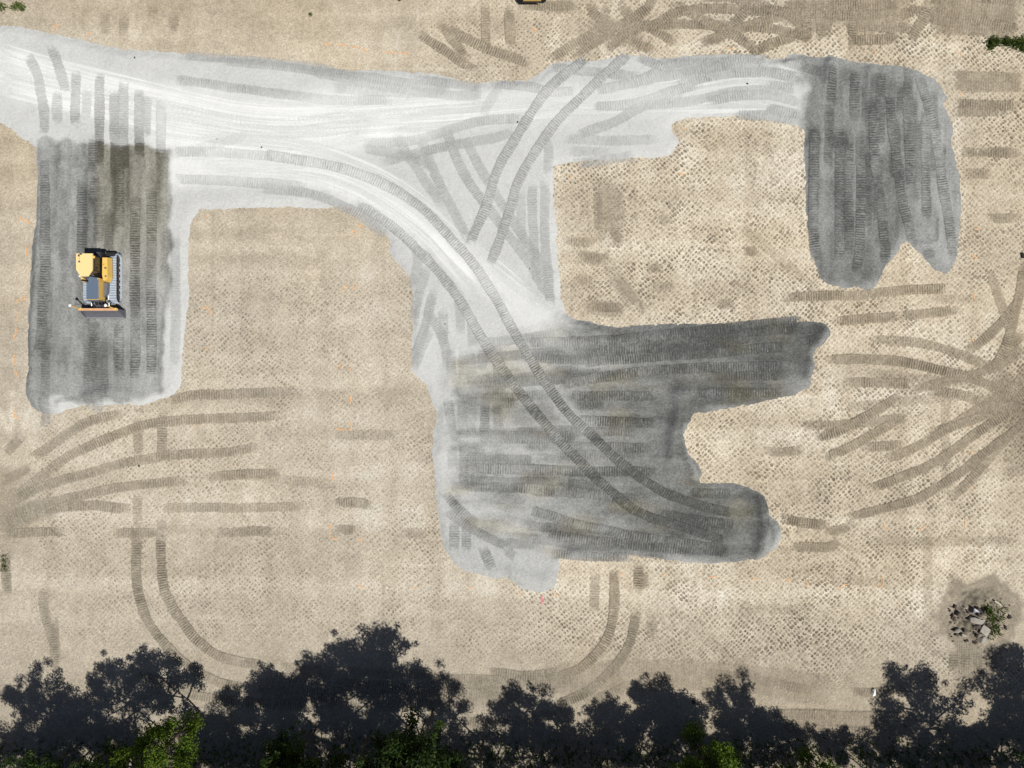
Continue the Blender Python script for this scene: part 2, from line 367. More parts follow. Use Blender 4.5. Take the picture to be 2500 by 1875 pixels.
LEFT = [(88, 335), (250, 345), (420, 365), (418, 480), (420, 640), (408, 800), (395, 960), (300, 985), (200, 985), (62, 960), (68, 800), (80, 560)]
RIGHT = [(1962, 240), (1975, 140), (2200, 155), (2300, 230), (2330, 420), (2345, 560), (2320, 665), (2270, 650), (2210, 595), (2160, 680), (2110, 712), (2000, 695), (1968, 560)]
BOT = [(1230, 800), (1380, 770), (1500, 795), (1700, 780), (2000, 775), (2040, 810), (1990, 900), (1900, 985), (1690, 1020), (1680, 1100), (1720, 1170), (1850, 1180), (1920, 1290), (1850, 1375), (1600, 1370), (1380, 1365), (1180, 1330), (1090, 1230), (1085, 900)]
sdL, sdR, sdB = sd_poly(LEFT), sd_poly(RIGHT), sd_poly(BOT)

# tone fields: 0 fresh damp stone, 1 dry white dust
TG = np.full(GX.shape, 0.60, np.float32); OL = np.zeros(GX.shape, np.float32)
def blend(F, mask, target, w=1.0):
    return F + (target - F) * np.clip(mask, 0, 1) * w
_pxg = GX * S + 1250; _pyg = 937.5 - GY * S
TG = blend(TG, sstep(-2.2, -0.4, sdR) * sstep(1935, 1965, _pxg), 0.27); TG = blend(TG, sstep(-2.5, -0.4, sdB) * sstep(1330, 1480, _pxg) * sstep(740, 790, _pyg), 0.21); TG = blend(TG, sstep(150, 90, _pxg) * sstep(330, 400, _pyg), 0.30)
TG = blend(TG, sstep(1180, 1330, _pyg) * sstep(1030, 1060, _pxg), 0.44, 0.8)
# fan of dust over the haul road
TG = blend(TG, sstep(2.6, 0.6, d_line([(-80, 150), (150, 215), (400, 255), (700, 300)])), 0.80)
TG = blend(TG, sstep(3.4, 1.0, d_line([(430, 300), (640, 330), (850, 290), (1000, 280)])), 0.92)
TG = blend(TG, sstep(1.9, 0.5, d_line([(420, 420), (640, 410), (800, 425), (920, 480), (1040, 570)])), 0.84)
TG = blend(TG, sstep(2.0, 0.4, d_line([(900, 275), (1200, 262), (1500, 245), (1700, 232)])), 0.78, 0.8)
TG = blend(TG, sstep(1.6, 0.4, d_line([(1700, 225), (1850, 220), (1960, 240)])), 0.66, 0.8)
TG = blend(TG, sstep(1.7, 0.4, d_line([(1100, 610), (1200, 690), (1290, 770), (1340, 790)])), 0.80, 0.85)
vert = fbm(GX / 0.55, GY / 9.0, 3, 3); horiz = fbm(GX / 9.0, GY / 0.55, 8, 3)
mL = sstep(-0.1, 0.25, sdL + 0.5 * vnoise(GX / 0.8, GY / 1.5, 4)); TG = blend(TG, mL, 0.235 + 0.24 * vert + 0.16 * fbm(GX / 0.7, GY / 1.6, 19, 3))
TG = blend(TG, mL * sstep(170, 110, _pxg) * sstep(340, 480, _pyg), 0.18, 0.5)
colm = sstep(215, 250, _pxg) * sstep(425, 400, _pxg) * mL
OL = blend(OL, colm * sstep(800, 500, _pyg), 0.75); TG = blend(TG, colm * sstep(800, 420, _pyg), 0.10 + 0.38 * vert, 0.85)
TG = blend(TG, mL * sstep(860, 960, _pyg), 0.36, 0.6)
mR = sstep(-0.15, 0.7, sdR + 0.6 * vnoise(GX / 0.8, GY / 1.0, 5)); TG = blend(TG, mR, 0.165 + 0.11 * vert + 0.15 * sstep(2185, 2250, _pxg) + 0.10 * fbm(GX / 0.8, GY / 1.8, 18, 2))
TG = blend(TG, sstep(-0.1, 0.3, SDG) * sstep(1.3, 0.3, SDG) * sstep(1890, 1960, _pxg) * sstep(300, 160, _pyg), 0.32, 0.6)
mB = sstep(-0.4, 1.0, sdB + 1.2 * vnoise(GX / 1.5, GY / 0.9, 6)); ramp = sstep(1150, 1780, _pxg); mB = mB * (1 - sstep(1450, 1250, _pxg) * sstep(930, 800, _pyg + 60 * vnoise(GX / 1.5, GY / 1.5, 7)) * 0.85)
TG = blend(TG, mB, 0.385 - 0.335 * ramp + (0.17 - 0.06 * ramp) * horiz + (0.20 - 0.12 * ramp) * fbm(GX / 1.6, GY / 0.7, 17, 3)); OL = blend(OL, mB * sstep(-0.1, 0.5, fbm(GX / 3, GY / 1.2, 14, 2)), 0.75)
TG = blend(TG, sstep(1.2, 0.2, d_line([(1180, 760), (1300, 900), (1420, 1050)])) * mB, 0.46, 0.7)
TG = blend(TG, sstep(1.0, 0.2, d_line([(1085, 820), (1085, 1250)])), 0.54, 0.6)
TG = blend(TG, sstep(0.45, 0.1, d_line([(1680, 1040), (1690, 1130), (1700, 1165)])), 0.28, 0.7)
TG = blend(TG, sstep(0.5, 0.1, d_line([(2025, 800), (1995, 860), (1985, 920)])), 0.24, 0.7)
TG = blend(TG, sstep(0.5, 0.1, d_line([(1885, 1230), (1888, 1290), (1870, 1350)])), 0.24, 0.7)
for a, b in (((1600, 800), (1950, 785)), ((1500, 810), (1700, 790)), ((1700, 1260), (1850, 1290)), ((1610, 1235), (1720, 1250)), ((1460, 990), (1640, 985)), ((1330, 1290), (1600, 1330))):
    TG = blend(TG, sstep(0.55, 0.15, d_line([a, b])), 0.08, 0.55)
TG = TG + 0.05 * fbm(GX / 2.5, GY / 2.5, 21, 2); TG = np.clip(TG, 0.03, 0.98)

# heaps and windrows of gravel
BERM = np.zeros(GX.shape, np.float32)
def berm(pts, h, w):
    global BERM
    BERM = np.maximum(BERM, h * np.exp(-(d_line(pts) / w) ** 2))
berm([(1650, 965), (1658, 990), (1652, 1030), (1644, 1060), (1640, 1115)], 0.36, 0.50); berm([(1690, 1120), (1705, 1150)], 0.35, 0.5)
berm([(1860, 1215), (1866, 1270), (1850, 1350)], 0.30, 0.42); berm([(1895, 1285), (1895, 1320)], 0.32, 0.5)
berm([(2010, 805), (1985, 850), (1978, 920)], 0.26, 0.40); berm([(1380, 775), (1450, 795)], 0.38, 0.7)
berm([(2022, 150), (2020, 200)], 0.30, 0.35); berm([(1950, 150), (1900, 160)], 0.22, 0.5); berm([(2120, 170), (2115, 230)], 0.2, 0.35)
berm([(92, 500), (75, 800), (70, 940)], 0.20, 0.45); berm([(110, 985), (70, 965)], 0.25, 0.55); berm([(150, 985), (200, 980)], 0.22, 0.3)
berm([(215, 970), (275, 955), (345, 970)], 0.24, 0.42); berm([(1967, 330), (1972, 560), (1995, 660)], 0.22, 0.5); berm([(2334, 400), (2345, 560)], 0.20, 0.35)
berm([(2286, 520), (2289, 590), (2235, 596)], 0.14, 0.18); berm([(1395, 1352), (1600, 1362), (1800, 1365)], 0.16, 0.4); berm([(1100, 870), (1085, 1100)], 0.10, 0.4)
berm([(1250, 1400), (1330, 1420)], 0.22, 0.6); berm([(1390, 780), (1480, 798), (1640, 790)], 0.12, 0.3); berm([(120, 375), (140, 400), (160, 395)], 0.12, 0.3)

def zsand(x, y):
    return 0.05 * fbm(x / 9, y / 9, 30, 2) + 0.012 * vnoise(x / 0.9, y / 0.9, 33) - 0.02
def gsd(x, y):
    return bil(SDG, x, y) + 0.15 * vnoise(x / 0.55, y / 0.55, 40) + 0.09 * vnoise(x / 0.2, y / 0.2, 41)
def zgravel(x, y, rough=True):
    t = sstep(-0.05, 0.85, gsd(x, y))
    z = -0.07 + 0.19 * t + bil(BERM, x, y) * t
    mb = np.clip(bil(mB, x, y), 0, 1); mv = np.clip(bil(mL + mR, x, y), 0, 1)
    z = z + t * (0.05 * mv * fbm(x / 0.45, y / 7, 50, 2) + 0.05 * mb * fbm(x / 7, y / 0.45, 52, 2) + 0.03 * fbm(x / 1.7, y / 1.7, 54, 2))
    if rough: z = z + 0.018 * vnoise(x / 0.16, y / 0.16, 56)
    return z
def zground(x, y, rough=False):
    return np.maximum(zsand(x, y), zgravel(x, y, rough))
def zat(x, y):
    return float(zground(np.array([x]), np.array([y]))[0])

# sand fields
TS = np.full(GX.shape, 0.70, np.float32); DM = np.ones(GX.shape, np.float32); CL = np.zeros(GX.shape, np.float32)
TS = blend(TS, sstep(1100, 1500, _pxg), 0.775)
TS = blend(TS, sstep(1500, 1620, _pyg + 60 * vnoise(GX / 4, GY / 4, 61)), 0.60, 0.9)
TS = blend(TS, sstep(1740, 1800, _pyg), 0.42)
TS = blend(TS, sstep(170, 60, _pyg) * sstep(1250, 900, _pxg), 0.60, 0.8)
TS = blend(TS, sstep(90, 20, _pxg), 0.60, 0.7)
TS = blend(TS, sstep(2250, 2380, _pxg) * sstep(110, 60, _pyg), 0.50, 0.9)
TS = blend(TS, sstep(1250, 1330, _pxg) * sstep(120, 20, _pyg), 0.70, 0.6)
TS = blend(TS, sstep(5.5, 1.0, np.hypot(GX - W(2540, 1000)[0], GY - W(2540, 1000)[1])), 0.36)
TS = blend(TS, sstep(5.0, 1.0, np.hypot(GX - W(-30, 1260)[0], GY - W(-30, 1260)[1])), 0.42)
TS = blend(TS, sstep(4.0, 1.5, np.hypot(GX - W(2390, 1505)[0], GY - W(2390, 1505)[1])), 0.48, 0.8)
TS = blend(TS, sstep(-0.5, 0.5, sd_poly([(2310, 1560), (2460, 1570), (2480, 1640), (2310, 1650)])), 0.38, 0.8)
TS = blend(TS, sstep(0.3, 0.05, d_line([(0, 1000), (25, 1060), (30, 960)])), 0.85, 0.7)
TS = blend(TS, sstep(0.16, 0.04, d_line([(70, 1000), (50, 1070)])), 0.95, 0.6)
TS = blend(TS, sstep(90, 40, _pxg) * sstep(60, 10, _pyg), 0.50, 0.8)
TS = TS + 0.07 * fbm(GX / 5, GY / 5, 63, 3) + 0.05 * fbm(GX / 1.2, GY / 4, 66, 2) + 0.03 * np.sign(vnoise(GX / 2.1, GY / 400, 68)) * sstep(1000, 1400, _pxg)
DM *= 0.58 + 0.42 * sstep(1200, 1480, _pxg)
DM *= sstep(180, 300, _pyg + 0.10 * (900 - _pxg)) * 0 + 1
DM *= 1 - sstep(260, 150, _pyg) * sstep(1080, 940, _pxg)
DM *= 1 - sstep(-60, 40, _pyg - (1560 + 0.045 * _pxg) + 70 * vnoise(GX / 3, GY / 3, 70))
DM *= sstep(30, 110, _pxg); DM *= 1 - 0.7 * sstep(760, 560, _pyg) * sstep(1000, 900, _pxg)
DM *= 1 - sstep(4.2, 3.0, np.hypot(GX - W(2400, 1520)[0], GY - W(2400, 1520)[1]))
DM *= 0.75 + 0.5 * sstep(-0.3, 0.3, fbm(GX / 4, GY / 3, 72, 2))
CL = np.clip(sstep(200, 60, _pxg) * sstep(1380, 1600, _pyg) + 0.5 * sstep(1500, 1640, _pyg) + 0.35 * sstep(80, 20, _pxg) + 0.12, 0, 1)

def sgrain(x, y): return 0.09 * fbm(x / 0.8, y / 0.8, 120, 2) + 0.10 * vnoise(x / 0.25, y / 0.25, 122)
def scool(x, y): return np.clip(0.45 + 0.5 * fbm(x / 7, y / 5, 124, 3) + 0.45 * sstep(6, -6, x) * sstep(22, 10, y) + 0.3 * sstep(-8, -20, y), 0, 1)
def ggrain(x, y, t): return 0.05 * fbm(x / 1.2, y / 1.2, 128, 2) + 0.045 * fbm(x / 0.2, y / 0.2, 132, 2)
TS = TS - 0.05 + 0.17 * vnoise(GX / 22, GY / 0.95, 160) + 0.10 * vnoise(GX / 6, GY / 0.8, 161) + 0.11 * vnoise(GX / 1.05, GY / 30, 162) + 0.06 * fbm(GX / 2.2, GY / 2.2, 164, 2) * sstep(1200, 1500, _pxg)
TS = TS - 0.10 * sstep(0.10, 0.02, np.abs(np.mod(GX + 0.6 * vnoise(GX / 60, GY / 8, 166), 2.15) - 1.0)) * np.clip(2.5 * vnoise(GX / 3, GY / 9, 167), 0, 1) + 0.12 * sstep(0.12, 0.03, np.abs(np.mod(GY + 0.5 * vnoise(GX / 9, GY / 60, 168), 2.1) - 1.0)) * np.clip(2.5 * vnoise(GX / 9, GY / 3, 169), 0, 1)
TS = blend(TS, sstep(1440, 1560, _pyg + 60 * vnoise(GX / 5, GY / 2, 172)), 0.58, 0.6); TS = blend(TS, sstep(1610, 1700, _pyg + 40 * vnoise(GX / 3, GY / 2, 170)), 0.47, 0.7); TS = blend(TS, sstep(1740, 1800, _pyg + 30 * vnoise(GX / 1.5, GY / 1.5, 171)), 0.30, 0.85)  # brown soil near the trees, darkened further to paint in their shade
# base tone of freshly spread stone round the working areas
# ------------------------------------------------------------------ ground sheets
fx = np.concatenate([[-3000, -900, -300, -120, -70, -50], np.arange(-42, 42.01, 0.12), [50, 70, 120, 300, 900, 3000]])
fy = np.concatenate([[-3000, -900, -300, -120, -70, -45], np.arange(-33, 32.01, 0.12), [45, 70, 120, 300, 900, 3000]])
X, Y = np.meshgrid(fx, fy); X = X.ravel(); Y = Y.ravel(); nx, ny = len(fx), len(fy)
Z = zsand(np.clip(X, -60, 60), np.clip(Y, -60, 60))
Z = Z - 0.25 * sstep(0.9, 1.6, bil(SDG, X, Y)) * ((np.abs(X) < 42.5) & (np.abs(Y) < 33.5))
i = (np.arange(ny - 1)[:, None] * nx + np.arange(nx - 1)).ravel(); F = np.stack([i, i + 1, i + nx + 1, i + nx], 1)
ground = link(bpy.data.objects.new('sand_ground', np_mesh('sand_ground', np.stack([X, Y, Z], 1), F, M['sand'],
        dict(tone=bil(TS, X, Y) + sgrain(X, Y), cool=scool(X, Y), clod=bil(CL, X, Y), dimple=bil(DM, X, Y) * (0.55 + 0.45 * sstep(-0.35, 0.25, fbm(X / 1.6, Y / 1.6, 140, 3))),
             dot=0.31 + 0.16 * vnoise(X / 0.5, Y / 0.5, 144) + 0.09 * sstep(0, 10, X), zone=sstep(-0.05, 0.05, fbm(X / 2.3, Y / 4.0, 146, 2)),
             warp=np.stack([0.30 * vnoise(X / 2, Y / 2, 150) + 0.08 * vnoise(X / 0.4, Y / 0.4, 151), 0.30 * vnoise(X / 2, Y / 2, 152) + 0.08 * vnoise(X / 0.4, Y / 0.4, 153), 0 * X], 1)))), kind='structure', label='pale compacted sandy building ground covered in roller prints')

gs = 0.075
gx = np.arange(-42, 36, gs); gy = np.arange(-17, 30, gs); X, Y = np.meshgrid(gx, gy); nx, ny = len(gx), len(gy)
keep = (bil(SDG, X.ravel(), Y.ravel()) > -0.35); X = X.ravel(); Y = Y.ravel()
i = (np.arange(ny - 1)[:, None] * nx + np.arange(nx - 1)).ravel(); F = np.stack([i, i + 1, i + nx + 1, i + nx], 1); F = F[keep[F].all(1)]
used = np.unique(F); remap = np.full(nx * ny, -1); remap[used] = np.arange(len(used)); F = remap[F]; X = X[used]; Y = Y[used]
wx = X + 0.25 * vnoise(X / 0.5, Y / 0.5, 80); wy = Y + 0.25 * vnoise(X / 0.5, Y / 0.5, 81)
gravel = link(bpy.data.objects.new('gravel_layer', np_mesh('gravel_layer', np.stack([X, Y, zgravel(X, Y)], 1), F, M['gravel'],
        dict(tone=np.clip(bil(TG, wx, wy) + ggrain(X, Y, bil(TG, wx, wy)), 0.02, 1), olive=bil(OL, wx, wy)))), kind='structure', label='spread layer of grey crushed gravel over the sand')

# ------------------------------------------------------------------ tracks pressed into the ground
RIB = [0]
def ribbon(pts, where, width=0.70, dt=-0.10, fade=1.0, amp=0.020, pitch=0.188, groove=-0.19, ends=1.1, abs_tone=None, name='track_mark', cols=6, jit=0.02):
    """A bar-pressed crawler track (amp>0) or a smooth smear (amp=0) draped on the ground."""
    RIB[0] += 1; k = RIB[0]
    p = spline(pts, 0.05); seg = np.hypot(*np.diff(p, axis=0).T); L = np.concatenate([[0], np.cumsum(seg)]); tot = L[-1]
    if amp > 0:
        nb = max(2, int(tot / pitch)); ph = np.array([0.0, 0.30, 0.48, 0.84]); s = ((np.arange(nb)[:, None] + ph) * pitch).ravel(); prof = np.tile([0.0, 0.0, 1.0, 1.0], nb); s = s + rng.normal(0, 0.006, len(s)); s = np.clip(np.sort(s), 0, tot)
    else:
        s = np.arange(0, tot, 0.3); prof = np.ones(len(s)); cols = max(cols, int(width / 0.25))
    cx = np.interp(s, L, p[:, 0]); cy = np.interp(s, L, p[:, 1])
    e = 0.15; tx = np.interp(np.clip(s + e, 0, tot), L, p[:, 0]) - np.interp(np.clip(s - e, 0, tot), L, p[:, 0]); ty = np.interp(np.clip(s + e, 0, tot), L, p[:, 1]) - np.interp(np.clip(s - e, 0, tot), L, p[:, 1])
    q = np.hypot(tx, ty) + 1e-9; nxv, nyv = -ty / q, tx / q
    wob = 0.08 * vnoise(s / 1.5, s * 0 + k, 90) * (amp > 0)
    bc = np.clip(0.62 + 1.5 * vnoise(s / 1.6, s * 0 + 3.7 * k, 95) + 0.8 * vnoise(s / 0.35, s * 0 + 1.3 * k, 96), 0.22, 1.25)
    wide = width > 1.0
    if dt < -0.5: bc = np.clip(bc, 0.7, 1.25)
    if wide: bc = bc * 0.3
    wv = 1 + 0.16 * vnoise(s / 0.9, s * 0 + 2.1 * k, 97) * (amp > 0)
    u = np.linspace(-0.5, 0.5, cols)
    if amp > 0: u = np.array([-0.57, -0.45, -0.16, 0.16, 0.45, 0.57]); cols = 6
    Xr = cx[:, None] + nxv[:, None] * (u[None] * width * wv[:, None] + wob[:, None]); Yr = cy[:, None] + nyv[:, None] * (u[None] * width * wv[:, None] + wob[:, None])
    Xr = Xr + rng.normal(0, jit * (amp > 0), Xr.shape); Yr = Yr + rng.normal(0, jit * (amp > 0), Yr.shape)
    base = zground(Xr, Yr)
    edge = np.clip((0.57 - np.abs(u)) / 0.15, 0, 1) if amp > 0 else sstep(0.5, 0.22, np.abs(u))
    z = base + 0.005 + k * 0.00012 + (0.004 if amp == 0 else 0.0) + amp * (prof * bc)[:, None] * edge[None] * (0.75 + 0.5 * rng.random(Xr.shape))
    ridge = (np.abs(np.abs(u) - 0.45) < 0.02) * 1.0 * (amp > 0) * (where == 's')
    z = z + 0.022 * ridge[None] * rng.random(Xr.shape)
    en = np.clip(s / max(min(ends, 0.45 * tot), 0.01), 0, 1) * np.clip((tot - s) / max(min(ends, 0.45 * tot), 0.01), 0, 1)
    fd = fade * en[:, None] * (0.12 + 0.88 * edge[None]) if amp > 0 else fade * sstep(0, 1, np.clip(s / 4, 0, 1))[:, None] * sstep(0, 1, np.clip((tot - s) / 4, 0, 1))[:, None] * edge[None]
    fd = fd + 0 * Xr
    if amp > 0:
        pn = 1.9 * vnoise(Xr / 1.5, Yr / 1.5, 93) + 0.8 * vnoise(Xr / 0.3, Yr / 0.3, 94) + 0.5 * rng.normal(0, 0.35, Xr.shape)
        eg = en[:, None] * np.clip(edge[None] * (0.55 + 0.6 * rng.random(Xr.shape)) + 0.10, 0, 1); fd = sstep(0.12, 0.85, eg + 0.38 * pn * (1.25 - eg)) * np.clip(fade, 0, 1) ** 1.3 * 0.93
    if where == 'g' and amp > 0: dt, lift = (dt * 0.42 + 0.03 if dt > -0.18 else dt * 0.85 + 0.02, 0.0) if dt > -0.5 else (dt + 0.965, 0.03)
    else: lift = 0.0
    z = z + lift
    T0 = TG if where == 'g' else TS
    dt = dt + 0 * Xr
    if where == 'g' and amp > 0 and lift == 0: dt = dt + sstep(0.45, 0.7, bil(TG, Xr, Yr)) * (0.04 - 0.5 * np.clip(dt, -0.12, 0))
    tone = (bil(T0, Xr, Yr) if abs_tone is None else abs_tone + 0 * Xr) + dt + (rng.normal(0, 0.05, Xr.shape) if amp > 0 else 0) + (groove * (1 - prof) * bc)[:, None] * (1 - 0.45 * sstep(0.45, 0.7, bil(TG, Xr, Yr)) * (where == 'g') * (lift == 0)) + (0.10 * vnoise(s / 1.1, s * 0 + 5.3 * k, 98))[:, None] * (amp > 0)
    tone = tone + 0.10 * ridge[None] * rng.random(Xr.shape)
    nr = len(s); ii = (np.arange(nr - 1)[:, None] * cols + np.arange(cols - 1)).ravel(); Fq = np.stack([ii, ii + cols, ii + cols + 1, ii + 1], 1)
    Fq = Fq[(fd.ravel()[Fq] > 0.04).any(1)]
    if len(Fq) == 0: return
    at = dict(tone=np.clip(tone, 0.02, 0.99), fade=fd)
    if where == 'g': at['olive'] = bil(OL, Xr, Yr); at['tone'] = np.clip(at['tone'] + ggrain(Xr, Yr, 0.5), 0.02, 1)
    else: at['cool'] = scool(Xr, Yr); at['tone'] = np.clip(at['tone'] + sgrain(Xr, Yr), 0.02, 0.99)
    uv = np.stack([(u[None] * width + 0 * Xr).ravel() + 7 * k, (s[:, None] + 0 * Xr).ravel()], 1) if amp == 0 else None
    mat = M['dust'] if amp == 0 and where == 'g' else M['gtrack'] if where == 'g' else M['strack']
    me = np_mesh(name, np.stack([Xr.ravel(), Yr.ravel(), z.ravel()], 1), Fq, mat, at, uv, smooth=(amp == 0))
    return link(bpy.data.objects.new(name, me), gravel if where == 'g' else ground)
def shift(pts, dx, dy): return [(x + dx, y + dy) for x, y in pts]

# dust smears on the haul roads
for pts, wd, fd in (([(-60, 120), (150, 185), (400, 245), (640, 290), (900, 285), (1250, 262)], 3.6, 0.75), ([(-60, 190), (200, 250), (450, 300), (700, 330), (950, 300)], 3.4, 0.75),
                    ([(700, 300), (1000, 285), (1300, 262), (1600, 235), (1800, 205), (1960, 215)], 2.0, 0.62), ([(900, 320), (1200, 300), (1500, 270), (1750, 250), (1970, 285)], 1.3, 0.55),
                    ([(430, 400), (620, 400), (780, 410), (900, 450), (1020, 530), (1120, 630), (1230, 740)], 2.1, 0.72), ([(430, 330), (700, 350), (880, 400), (1010, 470), (1130, 570), (1250, 670), (1350, 760)], 1.4, 0.62),
                    ([(640, 420), (800, 440), (940, 510), (1050, 600), (1140, 710), (1220, 810)], 1.0, 0.6), ([(1150, 600), (1250, 690), (1370, 775)], 1.5, 0.60), ([(1120, 620), (1210, 720), (1300, 800)], 1.2, 0.6), ([(1190, 780), (1260, 860), (1290, 900)], 0.9, 0.45),
                    ([(430, 470), (520, 440), (640, 435), (800, 460)], 1.6, 0.5), ([(1500, 215), (1750, 185), (1960, 200)], 0.9, 0.5), ([(1280, 260), (1600, 260), (1900, 235)], 0.5, 0.6), ([(1280, 285), (1600, 275), (1960, 270)], 0.5, 0.6)):
    ribbon(pts, 'g', wd, 0.0, fd, 0.0, abs_tone=1.0, name='dust_smear')

# crawler tracks on gravel ------------------------------------------------
G = []
def g(pts, dt=-0.08, fade=0.8, **k): G.append((pts, dt, fade, k))
# random faint coverage inside the three working areas
for _ in range(46):
    y = rnd.uniform(830, 1330); x0 = rnd.uniform(1085, 1380); ln = rnd.uniform(90, 330); s = (y - 1080) / 250 * 0.10
    g([(x0, y), (x0 + ln * .5, y + ln * .5 * s), (x0 + ln, y + ln * s + rnd.uniform(-8, 8))], rnd.uniform(-0.08, 0.08), rnd.uniform(0.35, 0.6))
for x in (1100, 1125, 1150, 1180, 1215):
    for y in (840, 960, 1080): g([(x + rnd.uniform(-8, 8), y), (x + rnd.uniform(-8, 8), y + rnd.uniform(60, 130))], rnd.uniform(-0.05, 0.05), rnd.uniform(0.4, 0.6))
for _ in range(26):
    x = rnd.uniform(1985, 2300); y0 = rnd.uniform(160, 360); ln = rnd.uniform(80, 220); g([(x, y0), (x + rnd.uniform(-5, 5), y0 + ln)], rnd.uniform(-0.10, 0.04), rnd.uniform(0.45, 0.7))
for _ in range(12):
    x = rnd.uniform(100, 400); y0 = rnd.uniform(380, 820); ln = rnd.uniform(80, 240); g([(x, y0), (x + rnd.uniform(-5, 5), y0 + ln)], rnd.uniform(-0.06, 0.05), rnd.uniform(0.4, 0.6))
